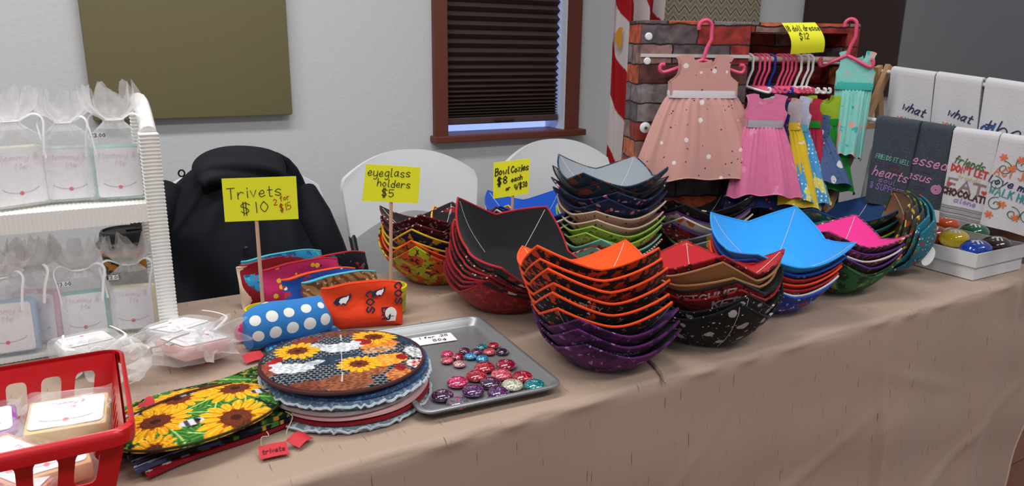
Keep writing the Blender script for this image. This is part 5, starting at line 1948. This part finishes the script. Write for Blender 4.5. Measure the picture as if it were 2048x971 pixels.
# sign hanging from the top edge
c = [PT(1563, 46, .012), PT(1630, 45, .012), PT(1642, 104, .012), PT(1576, 108, .012)]
sg = thing('sign', 'curled neon yellow note with the doll dress price', 'sign', TW_(0, .012, 0), TA)
def sgc(u, v):
    k = 1 - (1 - v) * 1.0
    l = (c[3][0] * (1 - v) + c[0][0] * v, c[3][1] * (1 - v) + c[0][1] * v)
    r = (c[2][0] * (1 - v) + c[1][0] * v, c[2][1] * (1 - v) + c[1][1] * v)
    bow = .010 * math.sin(v * math.pi)
    return (l[0] * (1 - u) + r[0] * u + bow * .6, -.012 * math.sin(v * math.pi) - .012 * (1 - v), l[1] * (1 - u) + r[1] * u)
cd = part('card', G().sheet(sgc, 10, 12, .0008), m_sign, sg)
W, H = c[1][0] - c[0][0], c[0][1] - c[3][1]
fs = lambda x, y, off: (lambda p: (p[0], p[1] - .0012, p[2]))(sgc(x / W, y / H))
part('lettering', write('18 doll dresses', .013, .0017, fs, W * .54, H * .74, .15, wob=.5, squeeze=.62), m_ink, cd)
part('lettering', write('$12', .014, .0018, fs, W * .42, H * .47, .15, wob=.5, squeeze=.8), m_ink, cd)


def hanger(label, top, rz, m, w=.075, hook=.012, shaft=.045, r=.0035, drop=.02, group='doll clothes hangers', up=.008):
    """top: place where the hook rests; hangs below"""
    t = thing('hanger', label, 'hanger', top, rz, group)
    pts = [(hook * math.cos(a) , 0, hook * math.sin(a)) for a in np.linspace(R(200), R(-10), 14)]
    pts += [(hook * 1.05, 0, -shaft * .45), (hook * .45, 0, -shaft * .8), (0, 0, -shaft - hook)]
    pts = [(x, y, z - hook) for (x, y, z) in pts]
    part('hook', G().tube(pts, r, 8), m, t)
    z0 = -shaft - 2 * hook
    for s in (-1, 1):
        arm = [(0, 0, z0 + .002), (s * w * .45, 0, z0 - drop * .45), (s * w * .88, 0, z0 - drop * .95), (s * w, 0, z0 - drop * .8), (s * w * .99, 0, z0 - drop * .8 + up), (s * w * .90, 0, z0 - drop * .8 + up * 1.1)]
        part('arm', G().tube(_catmull(arm, 5), r, 8), m, t)
    return t, z0


def dress(label, loc, rz, mb, ms, mw, ws=.062, ww=.078, wh=.18, hb=.09, hsk=.24, dep=.05, gather=11, group='doll dresses on the display', skew=0., rip=.07, neck=.6, mtrim=None):
    """loc: middle of the shoulder line; hangs down; faces local -y"""
    t = thing('doll_dress', label, 'doll dress', loc, rz, group)
    a = ws
    half = [(ww, 0), (max(ww * .98, a * .98), .32 * hb), (a * 1.0, .42 * hb), (a * .88, .52 * hb), (a * .84, .70 * hb), (a * .88, .88 * hb), (a * .94, .97 * hb), (a * .70, 1.02 * hb), (a * .46, 1.03 * hb), (a * .42, .92 * hb), (a * .34, .80 * hb), (a * .19, .715 * hb)]
    half = _catmull(half, 3)
    left = [(-x, z) for (x, z) in half][::-1]
    poly = half + [(0, .69 * hb)] + left
    poly = [(x, z - hb) for (x, z) in poly]
    th = .014
    front = G()
    def sheet(y0, back=False):
        g = G()
        pl = [(x, z) for (x, z) in poly]
        if back:
            pl = [(x, z + (.14 * hb if (abs(x) < a * .3 and z > -hb * .5) else 0)) for (x, z) in pl]
        g.prism(pl, y0, y0 + .0025, 'xz')
        return g
    part('bodice_front', sheet(-th), mb, t, smooth=False)
    part('bodice_back', sheet(th - .003, True), mb, t, smooth=False)
    # side seams close the bodice
    for s in (-1, 1):
        part('side_seam', G().grid(lambda u, v: (s * ww * (1.0 + .03 * math.sin(u * math.pi)), -th + 2 * th * u - .001, -hb + .34 * hb * v), 6, 3), mb, t)
    def sk(u, v):
        an = u * 2 * math.pi
        ca, sa_ = math.cos(an), math.sin(an)
        w_ = ww + (wh - ww) * (v ** .8)
        d = th * 1.1 + (dep - th) * v ** .7
        rp_ = rip * (min(1, v * 6)) * (.35 + .65 * v) * math.sin(gather * an + 1.3 * math.sin(an * 2)) + .04 * (1 - v) * min(1, v * 20) * math.sin(31 * an)
        x = ca * w_ * (1 + rp_ * .35)
        y = sa_ * d * (1 + rp_ * 3)
        return (x + skew * v, y, -hb - hsk * v - .008 * math.cos(an * 2) * v + .004 * v * math.sin(gather * an))
    part('skirt', G().grid(sk, 140, 26, wrap=True, flip=True), ms, t, angle=80)
    part('hem', G().tube([sk(i / 140, 1) for i in range(140)], .0014, 5, closed=True), mtrim or ms, t)
    def band(u, v):
        an = u * 2 * math.pi
        e = 1.03 + .015 * math.sin(v * math.pi)
        ca, sa_ = math.cos(an), math.sin(an)
        return (math.copysign(abs(ca) ** .6, ca) * ww * e, math.copysign(abs(sa_) ** .5, sa_) * th * 1.3 * e, -hb - .008 + .018 * v)
    part('waistband', G().grid(band, 60, 4, wrap=True), mw, t)
    return t


blush = F('blush_floral_print', '#c8978f', ('dot', 27, .17, '#e6dcd8', 1), ('dot', 52, .11, '#4a383c', 1), warp=.006, bump=(20, .2, .004))
satin = F('pink_satin', '#d976a0', ('noise', 18, .6, '#e08fb2'), rough=.5)
m_wrib = mat('white_grosgrain', '#d9d4d6', .5)
m_srib = mat('silver_ribbon', '#a7a3ae', .4)
m_ph = mat('pink_hanger_plastic', '#dd4f76', .4)
m_wh_ = mat('white_hanger_plastic', '#e4e4e6', .4)
m_bh = mat('blue_hanger_plastic', '#1a2a9a', .4)

# the large blush dress on its pink hanger
u, z = PT(1410, 112, .05)
hp = TW_(*[PT(1412, 38, .0)[0], .0, PT(1412, 38, .0)[1]])
hp = TW_(PT(1412, 40, .03)[0], .03, PT(1412, 40, .03)[1])
hg, zh = hanger('large pink plastic hanger on the brick print panel', hp, TA, m_ph, w=.108, hook=.017, shaft=.062, r=.0048, drop=.03, up=.012)
dress('blush pink floral doll dress with white waist ribbon', TW_(u, .05, z), TA + R(-3), blush, blush, m_wrib, ws=.072, ww=.084, wh=.187, hb=.092, hsk=.212, dep=.042, gather=9, rip=.08, skew=.022)

# hangers crowded on the rod and the dresses on them
hx_ = [(1497, 'w'), (1511, 'p'), (1521, 'p'), (1530, 'p'), (1541, 'b'), (1558, 'p'), (1567, 'p'), (1575, 'p'), (1583, 'p'), (1594, 'w'), (1608, 'w'), (1617, 'w')]
seen = {}
nmz = {'w': ('white', m_wh_), 'p': ('pink', m_ph), 'b': ('blue', m_bh)}
HO = ['nearest the blush dress', 'next to the first white hanger', 'second in the first pink cluster', 'last of the first pink cluster', 'between the two pink clusters', 'first of the pink cluster past the blue one', 'second of the pink cluster past the blue one', 'third of the pink cluster past the blue one', 'last of the pink cluster past the blue one', 'next to the second pink cluster', 'above the denim dress', 'above the green dress']
HRZ = TA + R(-38)
for (px, k), hn in zip(hx_, HO):
    u_, _z = PT(px, 118, -.03)
    hanger('%s doll hanger on the rod, %s' % (nmz[k][0], hn), TW_(u_, -.03, ROD_Z + .0115), HRZ + R(random.uniform(-4, 4)), nmz[k][1], w=.062, hook=.0125, shaft=.058, r=.0034, drop=.012, group='doll clothes hangers on the rod')


def hung(label, px, py, off, drz, **k):
    u_, z_ = PT(px, py, off)
    return dress(label, TW_(u_, off, z_), TA + R(drz), group='doll dresses hanging from the rod', **k)


navysp = F('navy_confetti_print', '#18285a', ('dot', 60, .2, '#c43a3a'), ('dot', 45, .14, '#e0c23a'))
yell = F('yellow_dress_cotton', '#d9bc2e', ('noise', 30, .62, '#e8e0d0'))
dots = F('blue_rainbow_dot_print', '#4a9ad0', ('noise', 14, .55, '#d9d46a'), ('noise', 12, .62, '#d4dce4'), ('dot', 95, .25, '#e4eaf0', .1))
cow = F('denim_cow_print', '#4d6290', ('dot', 24, .26, '#d8d6da', 1), ('dot', 62, .13, '#1c1c22', 1), warp=.01)
grn = F('green_dress_cotton', '#1f8a2e')
limed = F('lime_dress_cotton', '#9ab82a', ('noise', 50, .6, '#b4cc4a'))
aq = F('aqua_floral_print', '#86cfc4', ('noise', 34, .60, '#d8aaa4'), ('noise', 46, .66, '#3fb4b0'), warp=.01)
redd = F('red_dress_cotton', '#b02a44')
hung('green doll dress with lime top, last on the rod', 1648, 192, .012, -10, mb=limed, ms=grn, mw=grn, ws=.05, ww=.05, wh=.088, hb=.066, hsk=.178, dep=.045, gather=7, skew=.02)
hung('denim blue doll dress with cow print', 1622, 230, .03, -18, mb=cow, ms=cow, mw=cow, ws=.05, ww=.045, wh=.09, hb=.045, hsk=.125, dep=.045, gather=7, skew=.03)
hung('red doll dress between the dotted and denim ones', 1610, 198, .035, -30, mb=redd, ms=redd, mw=grn, ws=.045, ww=.045, wh=.06, hb=.062, hsk=.13, dep=.03, gather=7, skew=.01)
hung('light blue doll dress with rainbow dots', 1582, 194, .05, -22, mb=F('pale_lilac_cotton', '#b9bdd6'), ms=dots, mw=F('aqua_band', '#5cb4c4'), ws=.052, ww=.048, wh=.075, hb=.075, hsk=.185, dep=.05, gather=7, skew=.05)
hung('yellow and white doll dress behind the pink satin one', 1566, 198, .06, -22, mb=F('grey_floral_bodice', '#b0a8ac', ('noise', 50, .6, '#d07a4a')), ms=yell, mw=yell, ws=.05, ww=.048, wh=.09, hb=.066, hsk=.2, dep=.045, gather=7, skew=.03)
hung('navy confetti doll dress under the pink satin one', 1540, 198, .065, -20, mb=navysp, ms=navysp, mw=navysp, ws=.05, ww=.048, wh=.095, hb=.066, hsk=.21, dep=.04, gather=7, skew=-.0)
hung('pink satin doll dress with silver waist ribbon', 1534, 190, .085, -12, mb=satin, ms=satin, mw=m_srib, ws=.05, ww=.044, wh=.096, hb=.07, hsk=.178, dep=.045, gather=8, skew=.018)

# aqua dress on the right edge
u, z = PT(1716, 104, .03)
hp = TW_(PT(1703, 38, .03)[0], .03, PT(1703, 38, .03)[1])
hanger('pink plastic hanger on the right edge of the brick print display', hp, TA + R(-35), m_ph, w=.062, hook=.014, shaft=.062, r=.0045, drop=.026, up=.012)
dress('aqua floral doll dress on the right edge of the display', TW_(u, .03, z), TA + R(-30), aq, aq, F('turquoise_sash', '#3fb3aa'), ws=.046, ww=.044, wh=.040, hb=.085, hsk=.178, dep=.035, gather=9, rip=.09)

# =================================================================== towel rack
def PX(px, py, X):
    d = ray(px, py)
    return CAM + d * (X / d.x)


m_wood = mat('rack_wood', '#b08a63', .6, bump=(80, .2), var=.08)
m_rod = mat('rack_white_rod', '#d7d7da', .4)
RX1, RX2 = 1.868, 1.79
l1, r1 = PX(1772, 142, RX1), PX(2150, 194, RX1)
l2, r2 = PX(1733, 237, RX2), PX(2150, 298, RX2)
rk = thing('towel_rack', 'wooden folding towel rack with white rods at the table end', 'rack', (l1.x, l1.y, T + .002))
ro = Vector(rk.location)


def bar(a, b, w, d):
    a, b = Vector(a) - ro, Vector(b) - ro
    ax = (b - a).normalized()
    s = Vector((0, 1, 0)) if abs(ax.y) < .8 else Vector((1, 0, 0))
    p = ax.cross(s).normalized()
    q = p.cross(ax).normalized()
    v = [tuple(e_ + p * sx * w / 2 + q * sy * d / 2) for e_ in (a, b) for (sx, sy) in ((-1, -1), (1, -1), (1, 1), (-1, 1))]
    return G().add(v, [(3, 2, 1, 0), (4, 5, 6, 7), (0, 1, 5, 4), (1, 2, 6, 5), (2, 3, 7, 6), (3, 0, 4, 7)])


def legs(top, Y):
    f0 = Vector((top.x - .205, Y, T + .002))
    part('front_leg', bar(top + Vector((.012, 0, .014)), f0, .02, .013), m_wood, rk, smooth=False)
    part('rear_leg', bar(top + Vector((-.012, .016, .012)), Vector((top.x + .13, Y + .016, T + .002)), .02, .013), m_wood, rk, smooth=False)
    m1 = top * .8 + f0 * .2
    part('side_brace', bar(Vector((top.x - .10, Y + .008, top.z - .145)), Vector((top.x + .035, Y + .008, top.z - .145)), .014, .012), m_wood, rk, smooth=False)


legs(l1, l1.y + .012)
part('rear_leg', bar(r1 + Vector((.014, -.02, .014)), Vector((r1.x + .014, r1.y - .02, T + .002)), .02, .013), m_wood, rk, smooth=False)
part('side_brace', bar(r2 + Vector((-.01, -.02, 0)), Vector((r1.x + .014, r2.y - .02, r2.z)), .014, .012), m_wood, rk, smooth=False)
part('rod', G().tube([tuple(l1 - ro + Vector((0, .02, 0))), tuple(r1 - ro + Vector((0, -.03, -.002)))], .0055, 10), m_rod, rk)
part('rod', G().tube([tuple(l2 - ro + Vector((0, .02, 0))), tuple(r2 - ro + Vector((0, -.03, 0)))], .0055, 10), m_rod, rk)

m_tw = fab('white_towel_cotton', '#c9c9cd', bump=(260, .5, .0015))
m_tg = fab('slate_towel_cotton', '#3d464e', (('noise', 300, .6, '#4a545c'),), bump=(260, .5, .0015))


def towel(label, X, q4, m, back=.12, stripes=None, group='hand towels on the rack'):
    """q4: pixels of TL, TR, BR, BL on the plane x = X; hangs over a rod"""
    K = [PX(px, py, X - .009) for (px, py) in q4]
    o = (K[3] + K[2]) / 2
    t = thing('hand_towel', label, 'towel', o, 0, group)
    K = [k - o for k in K]
    def fr(u, v):
        p = (K[3] * (1 - u) + K[2] * u) * (1 - v) + (K[0] * (1 - u) + K[1] * u) * v
        return p + Vector((-.004 * math.sin(u * 5 + 1) * (1 - v) - .0025 * math.sin(u * 11) * (1 - v), 0, 0))
    def full(u, v):
        if v < .7:
            return fr(u, v / .7)
        top = fr(u, 1)
        if v < .8:
            a = (v - .7) / .1 * math.pi
            return top + Vector((.009 - .009 * math.cos(a), 0, .009 * math.sin(a)))
        return top + Vector((.018 + .01 * (v - .8) / .2, 0, -back * (v - .8) / .2))
    part('cloth', G().sheet(full, 14, 40, .005), m, t, angle=80)
    W, H = (K[1] - K[0]).length, (K[0] - K[3]).length
    def f(x, y, off):
        return tuple(fr(x / W, y / H) + Vector((-.0034 - off, 0, 0)))
    return t, f, W, H


EM = {k: mat('thread_' + k, c, .7) for k, c in [('green', '#3f6b3a'), ('red', '#c43a34'), ('brown', '#8a7670'), ('dark', '#4a2426'), ('purple', '#a07ac0'), ('navy', '#252a52'), ('teal', '#2f8c94'), ('orange', '#d8713f'), ('pink', '#d08ab8'), ('mint', '#6fae9c'), ('lilac', '#8f6fb0'), ('dgreen', '#1f5a48'), ('rust', '#7a4632'), ('pale', '#c9c49a'), ('blue', '#2a4a8c'), ('plum', '#5a3a62')]}


def emb(t, f, W, H, items):
    for (tx, u, v, h, wd, c, sl, ro_, sq) in items:
        part('embroidery', write(tx, h * H, wd * H, f, u * W, v * H, sl, R(ro_), squeeze=sq), EM[c], t)


def flower(t, f, W, H, u, v, r, c):
    ls = [[(u * W, v * H), (u * W + r * math.cos(a), v * H + r * math.sin(a))] for a in np.linspace(0, 6.28, 7)[:-1]]
    part('embroidery', ribbons(ls, r * .55, f), EM[c], t)


def heart(t, f, W, H, u, v, s):
    pts = [(u * W + s * 16 * math.sin(a) ** 3 / 16, v * H + s * (13 * math.cos(a) - 5 * math.cos(2 * a) - 2 * math.cos(3 * a) - math.cos(4 * a)) / 16) for a in np.linspace(0, 6.28, 25)[:-1]]
    g = G().add([f(u * W, v * H, .0004)] + [f(x, y, .0004) for (x, y) in pts], [(0, 1 + i, 1 + (i + 1) % 24) for i in range(24)])
    part('embroidery', g, EM['red'], t)


G1 = 'towels on the upper rod'
for i, (q4, nm) in enumerate([([(1783, 141), (1870, 153), (1850, 345), (1764, 330)], 'white towel with a circle of embroidered words beside the wooden leg'), ([(1873, 152), (1964, 165), (1944, 360), (1853, 343)], 'white towel with a circle of embroidered words in the upper row middle')]):
    t, f, W, H = towel(nm, RX1, q4, m_tw, group=G1)
    emb(t, f, W, H, [('what', .60, .60, .085, .013, 'navy', .3, -12, .8), ('them', .55, .47, .06, .01, 'green', .2, -16, .8), ('you', .86, .42, .08, .012, 'plum', .1, -75, .8), ('teach', .27, .44, .065, .010, 'orange', .1, 50, .8), ('them', .72, .34, .05, .01, 'red', .1, -50, .8)])
t, f, W, H = towel('white towel embroidered with the word then', RX1, [(1972, 164), (2075, 180), (2052, 372), (1946, 352)], m_tw, group=G1)
emb(t, f, W, H, [('then', .58, .47, .15, .014, 'navy', .3, -3, 1.0), ('cd', .16, .50, .09, .02, 'blue', .3, 0, .8)])
G2 = 'towels on the lower rod'
t, f, W, H = towel('slate grey towel with hearts and support embroidery', RX2 - .007, [(1753, 239), (1838, 251), (1804, 418), (1733, 403)], m_tg, group=G2)
emb(t, f, W, H, [('FRIENDS GET WELL', .55, .54, .055, .009, 'mint', .1, -4, .62), ('FLOWERS', .48, .46, .05, .008, 'plum', .1, -3, .8), ('kind', .66, .43, .045, .009, 'rust', .1, -3, 1), ('hearts', .55, .335, .11, .014, 'pink', .3, -4, .8), ('soul', .5, .27, .06, .009, 'lilac', .2, -4, 1.2), ('& SUPPORT', .52, .17, .075, .011, 'lilac', .1, -6, .75)])
t, f, W, H = towel('slate grey towel with blessed and rose embroidery', RX2 + .003, [(1815, 247), (1906, 262), (1880, 421), (1788, 402)], m_tg, group=G2)
emb(t, f, W, H, [('blessed', .50, .52, .125, .016, 'pink', .3, -2, .78), ('are those', .5, .44, .04, .007, 'plum', .2, -2, .9), ('Jesus', .40, .33, .105, .014, 'pink', .3, -4, .8), ('sie', .5, .22, .07, .009, 'plum', .2, 0, 1)])
part('embroidery', ribbons([[(.85 * W + r_ * math.cos(a), .255 * H + r_ * math.sin(a)) for (a, r_) in zip(np.linspace(0, 20, 70), np.linspace(.002, .0125, 70))]], .0026, f), EM['pink'], t)
t, f, W, H = towel('white striped hem towel embroidered friends dont let friends eat chocolate alone', RX2, [(1908, 263), (1999, 275), (1965, 452), (1882, 431)], m_tw, group=G2)
emb(t, f, W, H, [('friends', .47, .635, .085, .013, 'green', .25, -8, .72), ("DON'T LET", .51, .545, .075, .018, 'red', 0, -5, .72), ('friends', .52, .475, .05, .008, 'pale', .1, -3, .9), ('EAT', .50, .34, .12, .026, 'brown', 0, -3, 1.25), ('CHOCOLATE', .50, .27, .07, .019, 'dark', 0, -4, .84), ('alone', .52, .20, .06, .010, 'purple', .25, -3, 1.0)])
heart(t, f, W, H, .12, .40, .006); heart(t, f, W, H, .90, .37, .006)
for (v0, v1) in ((.145, .155), (.118, .134), (.098, .104), (.068, .086), (.04, .05), (.015, .03)):
    part('stripe', ribbons([[(W * k / 12, H * (v0 + v1) / 2) for k in range(13)]], H * (v1 - v0), f), mat('towel_stripe', '#8a8280', .9), t)
t, f, W, H = towel('white towel embroidered with vines and act justly love mercy', RX2, [(2001, 276), (2102, 291), (2078, 480), (1963, 447)], m_tw, group=G2)
emb(t, f, W, H, [('ACT JUSTLY', .62, .58, .085, .013, 'orange', .05, -4, .75), ('Love mercy', .55, .47, .085, .013, 'navy', .2, -6, .8), ('WALK HUMBLY', .60, .35, .085, .013, 'teal', .05, -6, .68)])
for (u0, v0, s, fl_) in ((.22, .68, 1, 1), (.55, .74, 1, -1), (.2, .27, 1, -1), (.5, .2, 1, 1), (.12, .50, .9, 1), (.78, .2, 1, -1)):
    part('embroidery', ribbons([[(u0 * W + fl_ * (.003 + r_) * math.cos(a), v0 * H + (.003 + r_) * math.sin(a)) for (a, r_) in zip(np.linspace(0, 8, 40), np.linspace(0, .013, 40))]], .0016, f), EM['dgreen'], t)
for (u0, v0, c_) in ((.17, .80, 'orange'), (.5, .80, 'orange'), (.36, .70, 'orange'), (.12, .14, 'orange'), (.3, .28, 'orange'), (.56, .17, 'orange')):
    flower(t, f, W, H, u0, v0, .0065, c_)

# cloths low by the leg
t, f, W, H = towel('plain white towel hanging low behind the slate towel', RX2 + .035, [(1742, 300), (1792, 306), (1778, 408), (1724, 396)], m_tw, group='towels on the rack back')
q = PX(1712, 400, 1.70)
o = part('folded_towel', G().rbox(-.03, .03, -.10, .08, 0, .075, .02, 4), m_tg)
o.location = (1.735, 1.165, T + .003); o.rotation_euler = (0, 0, R(-8))
tag(o, 'folded slate grey towel lying at the foot of the rack', 'towel')
o = part('folded_towel', G().rbox(-.03, .03, -.04, .04, 0, .07, .02, 4), fab('red_towel_cotton', '#a01a20', bump=(260, .5, .0015)))
q = PX(1716, 385, 1.83)
o.location = (1.84, 1.2, T + .04); o.rotation_euler = (0, 0, R(-20))
o.location.z = T + .003
o.scale = (1, 1, 1.6)
tag(o, 'folded red towel standing behind the rack leg', 'towel')

# =================================================================== white box of candy shaped magnets
fc, rc = P(1948, 563), P(2038, 541)
d = (rc - fc); d.z = 0
ba = math.atan2(d.y, d.x)
bw = .205
bd = .185
m_box = mat('white_carton', '#d6d7da', .6)
bx_ = thing('carton', 'shallow white carton box holding candy shaped magnets', 'box', (fc.x, fc.y, T + .002), ba)


def tray_box(w, dd, h, z0, th=.003, ox=0., oy=0.):
    out = []
    for (a0, a1, b0, b1) in ((0, w, 0, th), (0, w, dd - th, dd), (0, th, th, dd - th), (w - th, w, th, dd - th)):
        out.append(G().box(a0 + ox, a1 + ox, b0 + oy, b1 + oy, z0, z0 + h))
    out.append(G().box(th + ox, w - th + ox, th + oy, dd - th + oy, z0, z0 + th))
    return out


for i, gg in enumerate(tray_box(bw, bd, .031, 0, oy=.004)):
    part('lid_side' if i < 4 else 'lid_top', gg, m_box, bx_, smooth=False)
for i, gg in enumerate(tray_box(bw + .008, bd + .006, .033, .0315, ox=-.004)):
    part('box_side' if i < 4 else 'box_bottom', gg, m_box, bx_, smooth=False)
cm = {k: mat('candy_' + k, c_, .12, coat=.8) for k, c_ in [('red', '#a81218'), ('orange', '#e0561a'), ('yellow', '#e3c40f'), ('green', '#0f5e34'), ('blue', '#1645b0'), ('brown', '#3e1c16')]}
m_mw = mat('candy_print_white', '#eeeeee', .4)
for (px, py, k, rz) in ((1866, 470, 'red', -20), (1890, 448, 'orange', 10), (1908, 478, 'yellow', 15), (1948, 466, 'green', 20), (1952, 500, 'blue', 25), (1992, 493, 'brown', 15)):
    c = P(px, py - 2, T + .057)
    t = thing('candy_magnet', '%s oval candy shaped magnet in the white carton' % k, 'magnet', (c.x, c.y, T + .057), (0, 0, ba), 'candy shaped magnets')
    rx, ry, rzz = .040, .034, .024
    part('shell', G().lathe([(math.sin(a) + 1e-7 if 0 < i < 12 else 0, -math.cos(a)) for i, a in enumerate(np.linspace(0, math.pi, 13))], 32).xf(Matrix.Diagonal((rx, ry, rzz, 1))), cm[k], t, angle=180)
    psi = math.atan2(c.x, c.y)
    vw = Matrix.Rotation(-ba, 4, 'Z') @ Vector((-math.sin(psi), -math.cos(psi), 0))
    n0 = (vw * .62 + Vector((0, 0, 1))).normalized()
    e1 = Vector((0, 0, 1)).cross(n0)
    e1 = (Matrix.Rotation(R(rz), 4, n0) @ e1.normalized()) if e1.length > 0 else Vector((1, 0, 0))
    e2 = n0.cross(e1)
    def mf(x, y, off):
        d = n0 + e1 * (x / .03) + e2 * (y / .026)
        k_ = 1 / math.sqrt((d.x / rx) ** 2 + (d.y / ry) ** 2 + (d.z / rzz) ** 2)
        return tuple(d * (k_ * 1.012))
    part('letter', write('m', .026, .0052, mf, 0.001, -.008), m_mw, t)
c = P(1866, 452, T + .06)
o = thing('price_card', 'white price card leaning at the back of the candy carton', 'card', (c.x + .01, c.y + .03, T + .072), (R(62), R(6), ba - R(38)))
pc = part('paper', G().box(-.036, .036, -.004, .030, 0, .0008), m_card, o, smooth=False)
part('lettering', write('$4', .012, .0016, lambda x, y, off: (x, y, .001 + off), .006, .008, .1), m_inkb, pc)
